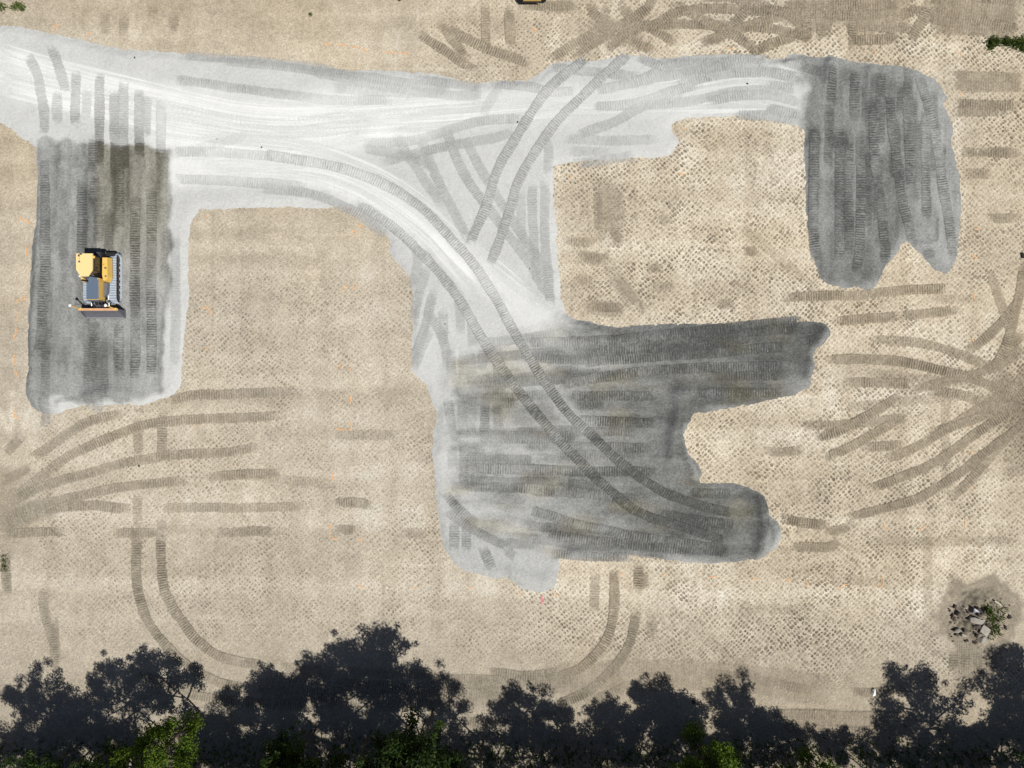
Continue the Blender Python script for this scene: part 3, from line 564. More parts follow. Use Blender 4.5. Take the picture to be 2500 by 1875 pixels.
# upper road
for pts, dt, fd in (
    ([(420, 195), (620, 222), (800, 245), (960, 245)], -0.12, .75), ([(540, 150), (700, 165), (900, 190), (1110, 225)], -0.06, .7), ([(440, 135), (640, 150), (820, 172)], -0.04, .55),
    ([(760, 175), (900, 205), (1080, 232), (1180, 232)], -0.05, .6), ([(800, 215), (950, 228), (1100, 226)], -0.04, .55), ([(1000, 195), (1100, 205), (1180, 215)], -0.06, .6),
    ([(1195, 205), (1290, 213), (1350, 226), (1420, 224)], -0.13, .9), ([(1330, 165), (1450, 178), (1560, 190)], -0.10, .8), ([(1440, 225), (1560, 198), (1640, 160), (1720, 145), (1880, 148)], -0.14, .9),
    ([(1500, 215), (1640, 185), (1760, 165), (1880, 170)], -0.10, .8), ([(1545, 135), (1590, 155), (1640, 175)], -0.10, .8), ([(1600, 150), (1700, 155), (1850, 140)], -0.06, .6),
    ([(1640, 215), (1740, 188), (1850, 178), (1950, 190)], -0.13, .85), ([(1440, 262), (1540, 256), (1640, 225), (1720, 205)], -0.14, .85), ([(1400, 335), (1500, 298), (1580, 255), (1680, 230)], -0.12, .8),
    ([(1720, 250), (1800, 236), (1890, 236), (1965, 258)], -0.16, .85), ([(1560, 260), (1680, 248), (1800, 225), (1900, 222)], -0.10, .65), ([(1780, 280), (1880, 284), (1960, 300)], -0.10, .7),
    ([(1860, 175), (1920, 190), (1965, 215)], -0.16, .8), ([(1850, 205), (1960, 222)], -0.15, .8), ([(1870, 265), (1962, 285)], -0.14, .8), ([(1890, 150), (1960, 165), (2010, 180)], -0.12, .75),
    ([(870, 360), (1000, 385), (1080, 420)], -0.08, .6), ([(880, 350), (1010, 345), (1160, 300), (1290, 290)], -0.12, .75), ([(930, 400), (1060, 365), (1200, 340), (1260, 320)], -0.10, .65),
    ([(1020, 320), (1060, 420), (1110, 520), (1150, 600)], -0.07, .65), ([(1090, 320), (1130, 420), (1200, 520), (1290, 640), (1350, 740)], -0.10, .75), ([(1130, 330), (1190, 440), (1280, 580), (1350, 680)], -0.06, .55),
    ([(960, 320), (1030, 430), (1090, 520)], -0.06, .5), ([(1330, 430), (1332, 600), (1345, 750)], -0.07, .7), ([(1300, 440), (1302, 560), (1312, 700)], -0.05, .6), ([(1270, 460), (1275, 620)], -0.05, .5), ([(1340, 330), (1338, 440)], -0.06, .6),
    ([(1400, 400), (1480, 392), (1560, 380)], -0.04, .5), ([(1370, 340), (1500, 345), (1620, 340)], -0.03, .45), ([(1380, 370), (1500, 372)], -0.03, .4), ([(1230, 200), (1190, 260), (1180, 300)], -0.04, .4),
    ([(640, 460), (760, 475), (860, 515), (950, 580)], -0.08, .7), ([(1000, 570), (1020, 640), (1000, 720)], -0.03, .45), ([(1050, 640), (1020, 730), (1008, 800)], -0.04, .6), ([(1060, 700), (1040, 790), (1010, 880)], -0.05, .6),
    ([(1030, 745), (1080, 820), (1095, 900)], -0.06, .7), ([(1010, 900), (1035, 840), (1060, 790)], -0.03, .5), ([(1080, 740), (1085, 850)], -0.05, .6), ([(1120, 700), (1125, 830)], -0.05, .55), ([(1150, 760), (1155, 860)], -0.05, .55),
    # left working strip
    ([(70, 135), (95, 190), (108, 260), (112, 345)], -0.20, .8), ([(127, 110), (150, 180), (168, 245)], -0.20, .8), ([(142, 205), (143, 315)], -0.16, .75), ([(190, 165), (187, 240), (187, 320)], -0.24, .85), ([(213, 205), (213, 300)], -0.14, .7),
    ([(248, 166), (245, 240), (245, 420)], -0.34, .95), ([(281, 212), (281, 300), (283, 440)], -0.30, .85), ([(304, 194), (303, 300), (305, 420)], -0.24, .8), ([(341, 213), (342, 300), (343, 390)], -0.30, .9), ([(360, 228), (358, 350)], -0.22, .8), ([(395, 245), (395, 330), (394, 390)], -0.26, .9),
    ([(112, 380), (113, 560), (112, 700), (100, 860)], -0.06, .85), ([(203, 440), (204, 560), (200, 640)], -0.04, .75), ([(234, 420), (234, 520)], -0.05, .75), ([(294, 400), (292, 560)], -0.05, .75), ([(333, 480), (332, 700), (333, 930)], -0.07, .9), ([(371, 460), (372, 700), (373, 930)], -0.07, .9),
    ([(235, 775), (234, 930)], -0.08, .95), ([(293, 775), (294, 925)], -0.08, .95), ([(230, 320), (228, 440)], -0.04, .7), ([(430, 560), (432, 760), (428, 900)], -0.04, .45),
    ([(430, 372), (520, 372), (640, 380), (760, 395)], -0.16, .85), ([(430, 440), (540, 442), (640, 448), (760, 458)], -0.16, .85), ([(420, 380), (500, 360), (620, 330)], -0.06, .4),
    # right working strip
    ([(1985, 300), (1984, 450), (1986, 560), (1994, 650)], -0.07, .95), ([(2050, 300), (2047, 450), (2048, 640)], -0.06, .9), ([(2073, 330), (2071, 470), (2072, 630)], -0.06, .9), ([(2098, 320), (2100, 470), (2096, 600), (2088, 678)], -0.07, .95),
    ([(2128, 240), (2134, 400), (2150, 500), (2160, 612)], -0.07, .95), ([(2168, 230), (2182, 360), (2200, 480), (2218, 560), (2226, 602)], -0.08, .95), ([(2210, 200), (2216, 330), (2222, 470)], -0.05, .8), ([(2259, 260), (2258, 400), (2260, 545)], -0.06, .9),
    ([(2240, 180), (2280, 320), (2300, 460), (2318, 560), (2326, 638)], -0.07, .95), ([(2262, 600), (2270, 640)], -0.07, .9), ([(2160, 590), (2160, 650)], -0.05, .7), ([(2030, 140), (2028, 260)], -0.09, .8), ([(2085, 160), (2085, 300)], -0.08, .8), ([(2150, 165), (2148, 300)], -0.09, .8), ([(2010, 300), (2040, 350), (2080, 340)], -0.10, .6), ([(2215, 160), (2218, 210)], -0.06, .8),
    # lower working area
    ([(1275, 838), (1450, 832), (1646, 815), (1870, 790), (1970, 783)], -0.05, .9), ([(1438, 852), (1640, 838), (1830, 812), (1960, 800)], -0.07, .9), ([(1420, 868), (1560, 856), (1696, 846), (1850, 825)], -0.05, .8), ([(1423, 884), (1696, 864), (1920, 846)], -0.06, .95), ([(1358, 942), (1497, 916), (1696, 899), (1920, 893)], -0.06, .95),
    ([(1736, 920), (1920, 917)], -0.05, .8), ([(1378, 966), (1611, 966)], -0.06, .95), ([(1686, 960), (1920, 958)], -0.06, .95), ([(1398, 1026), (1500, 1030), (1602, 1033)], -0.06, .95), ([(1447, 1090), (1592, 1093)], -0.06, .95), ([(1149, 1142), (1298, 1147), (1472, 1150), (1607, 1152)], -0.06, .85),
    ([(1249, 1190), (1400, 1200), (1550, 1222)], -0.06, .9), ([(1298, 1247), (1447, 1287), (1597, 1316), (1790, 1344)], -0.06, .95), ([(1330, 1302), (1500, 1325), (1790, 1348)], -0.05, .8), ([(1611, 1262), (1696, 1287), (1795, 1307)], -0.06, .95), ([(1600, 1250), (1700, 1268), (1795, 1280)], -0.06, .9),
    ([(1671, 1203), (1795, 1207)], -0.05, .95), ([(1328, 1351), (1420, 1356), (1550, 1362)], -0.05, .75), ([(1960, 830), (1995, 828)], -0.05, .9), ([(1110, 1265), (1108, 1350)], -0.10, .8), ([(1140, 1265), (1140, 1350)], -0.10, .8), ([(1175, 1330), (1210, 1400)], -0.12, .8), ([(1230, 1335), (1262, 1365)], -0.12, .75),
    ([(1075, 1190), (1130, 1250), (1180, 1290)], -0.10, .7), ([(1080, 1240), (1170, 1300), (1250, 1340)], -0.07, .6), ([(1290, 870), (1400, 880), (1500, 870)], 0.02, .6), ([(1330, 905), (1420, 905)], 0.02, .55), ([(1180, 1060), (1300, 1065), (1420, 1062)], -0.04, .6), ([(1120, 980), (1280, 985)], -0.05, .55),
    # the last passes, on top
    ([(640, 378), (800, 405), (900, 435), (1010, 493), (1100, 580), (1180, 680), (1250, 800), (1310, 900), (1380, 1000), (1450, 1070), (1530, 1140), (1620, 1200), (1710, 1235), (1795, 1255)], -1.06, 1.0),
    ([(860, 492), (960, 555), (1060, 650), (1120, 730), (1180, 830), (1240, 920), (1310, 1010), (1390, 1100), (1470, 1180), (1560, 1250), (1680, 1290), (1780, 1322)], -1.04, 1.0),
    ([(1545, 128), (1529, 138), (1442, 217), (1356, 304), (1298, 385), (1263, 451), (1246, 513), (1216, 600), (1193, 658)], -1.04, .98),
    ([(1440, 142), (1419, 153), (1350, 208), (1298, 275), (1254, 347), (1215, 420), (1184, 513), (1158, 571), (1147, 606)], -1.04, .98)):
    g(pts, dt, fd)
for pts, dt, fd, k in G:
    ribbon(pts, 'g', 0.70, dt, fd, **k)

# crawler tracks on sand ------------------------------------------------
A = []
def a(pts, tone=0.45, fade=0.9, **k): A.append((pts, tone, fade, k))
for _ in range(46):                                # old half-erased passes
    x = rnd.uniform(480, 2480); y = rnd.uniform(430, 1500)
    if 950 < x < 1380: continue
    ln = rnd.uniform(160, 420); an = rnd.choice([0, 0, 0, 0.1, -0.1, 1.57, 0.7, -0.7]); c, s_ = math.cos(an), math.sin(an)
    if bil(SDG, *[np.array([v]) for v in W(x, y)])[0] > -1.0 or bil(SDG, *[np.array([v]) for v in W(x + ln * c, y + ln * s_)])[0] > -0.6: continue
    a([(x, y), (x + ln * c, y + ln * s_)], 0.56, rnd.uniform(0.22, 0.42))
for pts, tn, fd in (
    ([(20, 1225), (80, 1180), (160, 1120), (260, 1072), (360, 1037), (480, 1025), (640, 1017), (705, 1012)], .46, .78), ([(60, 1130), (130, 1085), (215, 1032), (325, 1003)], .47, .7), ([(400, 988), (450, 968), (560, 962), (725, 955)], .48, .72),
    ([(0, 1240), (100, 1190), (200, 1160), (320, 1128), (450, 1110), (560, 1103), (655, 1090)], .47, .66), ([(0, 1268), (100, 1232), (200, 1210), (300, 1190), (400, 1178), (470, 1172)], .45, .72), ([(500, 1165), (600, 1157), (705, 1155)], .44, .85),
    ([(0, 1288), (120, 1246), (220, 1235), (340, 1245)], .43, .78), ([(380, 1240), (620, 1240), (770, 1235)], .50, .6), ([(815, 1229), (870, 1228), (930, 1238)], .42, .95), ([(0, 1305), (80, 1300), (165, 1296)], .36, .9), ([(265, 1302), (425, 1300)], .46, .72), ([(530, 1300), (700, 1296)], .48, .62), ([(805, 1290), (885, 1295)], .44, .85), ([(985, 1300), (1050, 1308)], .48, .5),
    ([(0, 1120), (40, 1080), (60, 1060)], .45, .6), ([(0, 1180), (40, 1160), (90, 1130)], .42, .6), ([(12, 1320), (14, 1400), (16, 1480)], .36, .8), ([(100, 1420), (110, 1500), (150, 1620)], .5, .5), ([(130, 1500), (135, 1660)], .48, .6),
    ([(340, 998), (338, 1060), (338, 1150)], .46, .7), ([(398, 985), (396, 1060), (394, 1150)], .46, .75), ([(338, 1180), (336, 1290)], .5, .5), ([(396, 1250), (395, 1310)], .48, .6),
    ([(335, 1295), (333, 1400), (345, 1470), (370, 1530), (420, 1590), (480, 1640), (540, 1668), (610, 1680)], .38, .98), ([(394, 1295), (395, 1400), (410, 1460), (440, 1512), (490, 1570), (555, 1610), (650, 1625)], .38, .98), ([(600, 1680), (800, 1690), (1000, 1680), (1250, 1672)], .50, .6), ([(650, 1625), (850, 1640), (1100, 1650)], .52, .5),
    ([(1500, 1370), (1500, 1450), (1495, 1520), (1475, 1570), (1430, 1620), (1385, 1645), (1300, 1665)], .33, 1.0), ([(1562, 1368), (1560, 1400), (1556, 1460)], .36, .92), ([(1555, 1475), (1548, 1530), (1530, 1585), (1490, 1638), (1430, 1690), (1350, 1725)], .36, .88), ([(1590, 1480), (1592, 1580)], .48, .55), ([(1455, 1400), (1450, 1500)], .52, .5), ([(1570, 1385), (1575, 1450)], .4, .7),
    # top
    ([(1187, -10), (1186, 60), (1190, 150)], .44, .9), ([(1244, -10), (1244, 60), (1250, 140)], .42, .95), ([(1015, 60), (1030, 85), (1080, 120), (1150, 165), (1185, 188)], .47, .85), ([(1065, 35), (1090, 75), (1130, 130), (1150, 160)], .47, .85), ([(1085, 55), (1120, 85), (1180, 115), (1250, 140), (1320, 165)], .44, .9), ([(1250, 10), (1330, 15), (1430, 12)], .50, .7),
    ([(1435, -10), (1450, 30), (1500, 70), (1560, 110), (1610, 128)], .46, .8), ([(1400, 140), (1460, 100), (1520, 60), (1580, 20), (1600, -10)], .44, .85), ([(1340, 150), (1400, 110), (1460, 75), (1480, 30), (1500, -10)], .47, .8), ([(1500, -10), (1530, 30), (1570, 60), (1640, 100), (1680, 125)], .46, .7),
    ([(1560, 90), (1610, 55), (1660, 30), (1740, 22), (1850, 26), (1960, 34), (2000, 35)], .38, .98), ([(1690, 118), (1750, 92), (1830, 62), (1900, 40), (1960, 15)], .41, .95), ([(1835, 128), (1900, 100), (1960, 80), (2010, 45), (2040, -10)], .42, .92), ([(1850, -10), (1870, 15), (1930, 40), (1960, 75), (1970, 125)], .42, .85), ([(1965, -10), (1968, 60), (1972, 122)], .42, .9),
    ([(2015, 120), (2018, 80), (2030, 40), (2070, 10), (2100, -10)], .40, .92), ([(2090, -10), (2085, 60), (2082, 135)], .43, .92), ([(2110, 35), (2180, 35), (2270, 25)], .42, .9), ([(2050, 98), (2150, 97), (2220, 92)], .46, .85), ([(2180, -10), (2175, 60), (2168, 120)], .47, .75), ([(2220, 135), (2228, 90), (2255, 40), (2270, -10)], .47, .8), ([(1700, -8), (1800, -4), (1900, 4)], .48, .7), ([(1940, 30), (2060, 38), (2130, 36)], .42, .8),
    ([(2240, 40), (2330, 55), (2420, 65), (2510, 72)], .38, .9), ([(2250, 20), (2380, 45), (2510, 80)], .42, .8), ([(2380, -6), (2510, 8)], .44, .9), ([(2260, 0), (2350, 5)], .45, .7),
    # right
    ([(2315, 185), (2400, 187), (2510, 190)], .42, .92), ([(2320, 208), (2400, 212), (2510, 214)], .42, .88), ([(2325, 252), (2420, 256), (2510, 258)], .42, .88), ([(2318, 272), (2400, 274), (2470, 272)], .45, .8), ([(2345, 372), (2420, 372), (2510, 374)], .47, .75), ([(2350, 425), (2430, 425)], .55, .5), ([(2400, 535), (2510, 532)], .50, .7), ([(2370, 895), (2380, 895)], .6, .2),
    ([(1895, 728), (2000, 722), (2090, 722), (2200, 710), (2340, 704)], .46, .88), ([(2020, 786), (2130, 778), (2200, 772)], .46, .88), ([(2180, 772), (2260, 765), (2370, 752)], .48, .8), ([(1990, 878), (2100, 876), (2200, 882), (2290, 902), (2390, 930), (2450, 958), (2510, 985)], .37, .97), ([(2030, 938), (2100, 935), (2200, 936), (2240, 940)], .45, .82), ([(2240, 950), (2330, 962), (2430, 990), (2510, 1005)], .44, .85),
    ([(1970, 1072), (2040, 1055), (2100, 1025), (2160, 990), (2215, 950)], .41, .92), ([(1862, 1105), (1920, 1103), (1985, 1098)], .43, .88), ([(2015, 1118), (2080, 1090), (2150, 1050), (2210, 1015)], .41, .92), ([(1960, 1040), (2050, 1038), (2150, 1028), (2230, 1015)], .47, .75), ([(2100, 1092), (2210, 1088)], .45, .7),
    ([(2110, 1198), (2200, 1165), (2290, 1125), (2380, 1060), (2440, 1020), (2510, 980)], .40, .9), ([(2060, 1268), (2130, 1248), (2230, 1222), (2330, 1165), (2420, 1095), (2510, 1030)], .42, .85), ([(1898, 1262), (1960, 1275), (2030, 1285)], .36, .92), ([(1905, 1340), (1960, 1335), (2030, 1335), (2060, 1300)], .36, .88), ([(2000, 1300), (2060, 1290), (2100, 1268)], .42, .7), ([(1960, 1250), (1958, 1320)], .75, .5),
    ([(2500, 620), (2492, 700), (2470, 800), (2440, 880), (2400, 930)], .38, .88), ([(2340, 870), (2400, 830), (2460, 770), (2500, 720)], .42, .85), ([(2380, 920), (2440, 880), (2510, 800)], .42, .8), ([(2510, 900), (2470, 960), (2440, 1000)], .38, .85), ([(2510, 950), (2470, 985)], .36, .9), ([(2430, 960), (2510, 940)], .40, .8),
    ([(1640, 0), (1700, 40), (1790, 85), (1850, 125)], .45, .8), ([(1480, 120), (1560, 70), (1650, 60), (1760, 62), (1880, 70), (1990, 95)], .46, .7), ([(1720, 125), (1790, 60), (1840, 0)], .47, .7), ([(2000, 0), (2005, 70), (2000, 120)], .45, .75), ([(2130, -5), (2125, 70), (2118, 140)], .46, .75), ([(1900, 15), (2040, 15), (2200, 8)], .44, .8), ([(2030, 70), (2140, 66), (2260, 72)], .47, .7),
    ([(2200, 960), (2300, 935), (2420, 900), (2510, 850)], .44, .75), ([(2260, 1060), (2360, 1030), (2440, 1000), (2510, 970)], .44, .8), ([(2150, 1130), (2260, 1080), (2370, 1010), (2460, 960)], .46, .7), ([(2300, 1240), (2380, 1160), (2450, 1080), (2510, 1020)], .46, .7), ([(2410, 640), (2450, 760), (2490, 880)], .47, .65), ([(2100, 830), (2250, 838), (2380, 880), (2480, 930)], .48, .6),
    ([(330, 1640), (450, 1690), (600, 1715), (800, 1722)], .46, .8), ([(640, 1650), (850, 1665), (1080, 1690), (1250, 1690)], .46, .8), ([(1180, 1640), (1300, 1650), (1400, 1630)], .48, .7),
    # foot of the trees
    ([(1860, 1742), (1980, 1745), (2100, 1748), (2240, 1750)], .42, .85), ([(1880, 1775), (2050, 1785), (2200, 1785)], .42, .85), ([(2060, 1690), (2150, 1690), (2240, 1680)], .42, .75), ([(1240, 1660), (1340, 1672), (1420, 1660)], .52, .6), ([(1100, 1760), (1250, 1765), (1400, 1735)], .46, .7), ([(700, 1700), (900, 1712), (1080, 1718)], .46, .8), ([(1000, 1652), (1150, 1658), (1260, 1660)], .48, .7), ([(1420, 1710), (1500, 1690), (1560, 1650)], .5, .6), ([(1700, 1640), (1850, 1660), (2000, 1690)], .52, .5),
    ([(2330, 1580), (2332, 1650)], .33, .8), ([(2355, 1570), (2358, 1650)], .33, .8), ([(2385, 1575), (2388, 1655)], .33, .8), ([(2415, 1580), (2418, 1650)], .36, .7),
    ([(255, 0), (258, 100)], .52, .5), ([(300, 0), (302, 110)], .52, .5), ([(425, 0), (422, 110)], .50, .55), ([(370, -5), (372, 60)], .54, .4), ([(1460, 440), (1462, 600)], .50, .55), ([(1485, 540), (1520, 600)], .48, .65), ([(1400, 630), (1470, 632), (1500, 640)], .50, .6), ([(1395, 680), (1460, 685)], .52, .55), ([(1410, 750), (1540, 752)], .47, .8), ([(1490, 650), (1540, 720), (1575, 770)], .52, .6), ([(1560, 657), (1640, 657)], .52, .6), ([(1570, 700), (1680, 700)], .54, .5), ([(1740, 742), (1800, 745)], .50, .6), ([(1810, 612), (1860, 615)], .46, .7), ([(1370, 590), (1480, 592)], .52, .5), ([(1600, 520), (1650, 560)], .54, .5)):
    a(pts, tn, fd)
for pts, wd, tn, fd in (([(1492, 425), (1494, 610)], 1.9, .60, .62), ([(1395, 750), (1545, 755)], 1.1, .54, .6), ([(1400, 625), (1500, 640)], 1.0, .56, .55), ([(1460, 610), (1570, 770)], 1.2, .60, .5), ([(2320, 200), (2510, 200)], 1.5, .56, .6), ([(2260, 30), (2510, 60)], 2.6, .50, .7),
                        ([(0, 1270), (60, 1255), (160, 1225)], 1.6, .52, .6), ([(2380, 960), (2510, 985)], 2.6, .46, .7), ([(2310, 1605), (2470, 1610)], 2.6, .42, .85), ([(1300, 10), (1430, 12)], 1.3, .60, .5), ([(1900, 20), (2250, 30)], 2.2, .58, .55), ([(1420, 60), (1600, 100)], 2.0, .60, .45), ([(600, 1690), (1000, 1700), (1300, 1690)], 2.0, .52, .5), ([(1300, 1660), (1700, 1650), (2050, 1690)], 2.2, .50, .5), ([(1900, 1760), (2250, 1770)], 1.8, .48, .6)):
    a(pts, tn - 0.02, fd, width=wd)
for pts, tn, fd, k in A:
    if pts[0][1] < 140 and pts[0][0] > 1000: fd = min(1, fd + 0.12); tn -= 0.03
    ribbon(pts, 's', k.pop('width', 0.70), 0.0, fd, amp=0.03, abs_tone=tn + 0.05 + rnd.uniform(-0.03, 0.03) + (0.06 if pts[0][0] < 1000 and pts[0][1] < 1290 else 0.0), groove=-0.27, ends=1.9, **k)

# survey marks sprayed on the ground ------------------------------------------------
def mark(lines, mat='orange', w=0.065):
    V = []; Fq = []; fd = []
    for pts in lines:
        p = spline(pts, 0.10); n = len(p); d = np.gradient(p, axis=0); q = np.hypot(d[:, 0], d[:, 1]) + 1e-9; nv = np.stack([-d[:, 1] / q, d[:, 0] / q], 1)
        p = p + rng.normal(0, 0.012, p.shape); k = len(V)
        for i_ in range(n):
            for u, f in ((-1, 0.15), (-0.4, 1), (0.4, 1), (1, 0.15)):
                x, y = p[i_] + nv[i_] * u * w * (0.7 + 0.6 * rng.random()); V.append((x, y, 0.0)); fd.append(f * (0.55 + 0.6 * rng.random()))
        Fq += [(k + i_ * 4 + j, k + i_ * 4 + j + 1, k + i_ * 4 + j + 5, k + i_ * 4 + j + 4) for i_ in range(n - 1) for j in range(3)]
    V = np.array(V); V[:, 2] = zground(V[:, 0], V[:, 1]) + 0.036
    link(bpy.data.objects.new('spray_mark', np_mesh('spray_mark', V, np.array(Fq), M[mat], dict(fade=np.array(fd)))), ground)
for L in ([[(131, 76), (133, 62), (147, 64)]], [[(213, 86), (218, 80), (222, 79)]], [[(884, 118), (892, 119), (889, 125), (900, 126)]], [[(1300, 73), (1310, 72)], [(1306, 68), (1307, 78)]], [[(1566, 118), (1574, 116)], [(1588, 112), (1592, 122)]], [[(1776, 118), (1790, 119)]],
          [[(1664, 302), (1666, 316), (1675, 314)]], [[(1391, 428), (1394, 436)]], [[(1655, 424), (1672, 425)]], [[(2134, 122), (2138, 132)]], [[(2340, 128), (2348, 134)]], [[(2342, 226), (2350, 234)]], [[(51, 528), (52, 537), (69, 539), (70, 548)]], [[(45, 738), (47, 731), (60, 731), (61, 722)]], [[(35, 866), (35, 892)]], [[(34, 906), (40, 908), (40, 922)]],
          [[(64, 600), (64, 625)]], [[(44, 760), (44, 785)]], [[(40, 800), (40, 815)]], [[(36, 818), (36, 830)]], [[(493, 752), (511, 752), (513, 770)]], [[(506, 848), (507, 858)]], [[(501, 530), (510, 526)]], [[(859, 564), (871, 566)], [(866, 566), (870, 577)]], [[(874, 553), (884, 550), (878, 558)]], [[(836, 710), (838, 702), (848, 701)]], [[(858, 704), (868, 703), (867, 694)]], [[(828, 888), (830, 898), (836, 897)]], [[(857, 896), (857, 904)]],
          [[(2372, 625), (2382, 626), (2380, 637)]], [[(2378, 560), (2394, 558)]], [[(2377, 718), (2379, 732)]], [[(2374, 826), (2376, 838)]], [[(36, 1000), (36, 1018), (48, 1020)]], [[(476, 1042), (482, 1040), (481, 1034)]], [[(856, 968), (857, 984)]], [[(820, 1047), (855, 1048), (856, 1030)]], [[(813, 1155), (812, 1172), (816, 1165)]], [[(806, 1280), (806, 1312), (822, 1315)]], [[(872, 1316), (882, 1317), (882, 1328)]],
          [[(2356, 1040), (2366, 1040), (2367, 1031)]], [[(2364, 1104), (2376, 1106)]], [[(2367, 1185), (2374, 1192)]], [[(2158, 1278), (2166, 1296)]], [[(2242, 1292), (2252, 1290), (2258, 1282)]], [[(2358, 1265), (2356, 1290)]], [[(876, 1426), (878, 1434), (890, 1434)]], [[(1008, 1434), (1018, 1434)]], [[(1143, 1432), (1156, 1440)]], [[(1350, 1455), (1360, 1453), (1359, 1446)]], [[(1270, 1450), (1276, 1452)]], [[(1620, 1404), (1630, 1403)]], [[(1734, 1409), (1748, 1408)]], [[(1836, 1414), (1850, 1414)]],
          [[(1968, 1418), (1974, 1432)]], [[(2052, 1440), (2056, 1430), (2070, 1426)]], [[(2134, 1429), (2154, 1430), (2156, 1406)]], [[(1918, 1412), (1932, 1418)]], [[(1512, 1400), (1524, 1402)]], [[(1988, 728), (1994, 729)]], [[(940, 127), (965, 129)], [(970, 130), (1000, 131)]], [[(790, 110), (800, 105), (806, 112)], [(826, 108), (850, 112)], [(860, 114), (878, 116)]]):
    mark(L)
mark([[(1323, 1455), (1324, 1474)]], 'pink', 0.08)

def pebbles(name, x, y, size, mat, seed, zfun, **k):
    r_ = np.random.default_rng(seed); n_ = len(x); o_ = np.array([(1, 0, 0), (-0.3, 0.9, 0), (-0.7, -0.6, 0), (0.1, 0.1, 0.7)]); a_ = r_.uniform(0, 6.28, n_); c_, s_ = np.cos(a_), np.sin(a_)
    sc = (size * (0.5 + r_.random(n_) ** 2 * 1.2))[:, None]; P_ = np.stack([x, y, zfun(x, y) - 0.008], 1)
    q = o_[None] * (0.7 + 0.6 * r_.random((n_, 4, 1))); V_ = np.stack([q[..., 0] * c_[:, None] - q[..., 1] * s_[:, None], q[..., 0] * s_[:, None] + q[..., 1] * c_[:, None], q[..., 2]], 2) * sc[..., None] + P_[:, None]
    f_ = np.array([(0, 1, 3), (1, 2, 3), (2, 0, 3)]); F_ = (np.arange(n_)[:, None, None] * 4 + f_[None]).reshape(-1, 3)
    return link(bpy.data.objects.new(name, np_mesh(name, V_.reshape(-1, 3), F_, mat, smooth=False)), kind='stuff', **k)
_n = 60000; px_ = rng.uniform(-42, 36, _n); py_ = rng.uniform(-17, 30, _n); sd_ = bil(SDG, px_, py_)
ok = (sd_ < 0.1) & (rng.random(_n) < np.exp(-np.abs(np.minimum(sd_, 0)) / 0.28)); pebbles('loose_gravel', px_[ok], py_[ok], 0.045, plain('loose_gravel_stone', (0.33, 0.34, 0.34), 0.9, 0.1, var=0.3), 3, zground, label='loose grey stones strayed from the gravel edge')
_n = 9000; px_ = rng.uniform(-41, 41, _n); py_ = rng.uniform(-29, 31, _n); wgt = 0.25 + sstep(-16, -22, py_) + sstep(-36, -39, px_) + 0.6 * sstep(24, 28, py_)
ok = (bil(SDG, px_, py_) < -0.2) & (rng.random(_n) < wgt); pebbles('soil_clods', px_[ok], py_[ok], 0.055, plain('dry_soil_clod', (0.40, 0.34, 0.25), 0.95, 0.05, var=0.25), 4, zground, label='small dry clods of soil scattered over the sand')

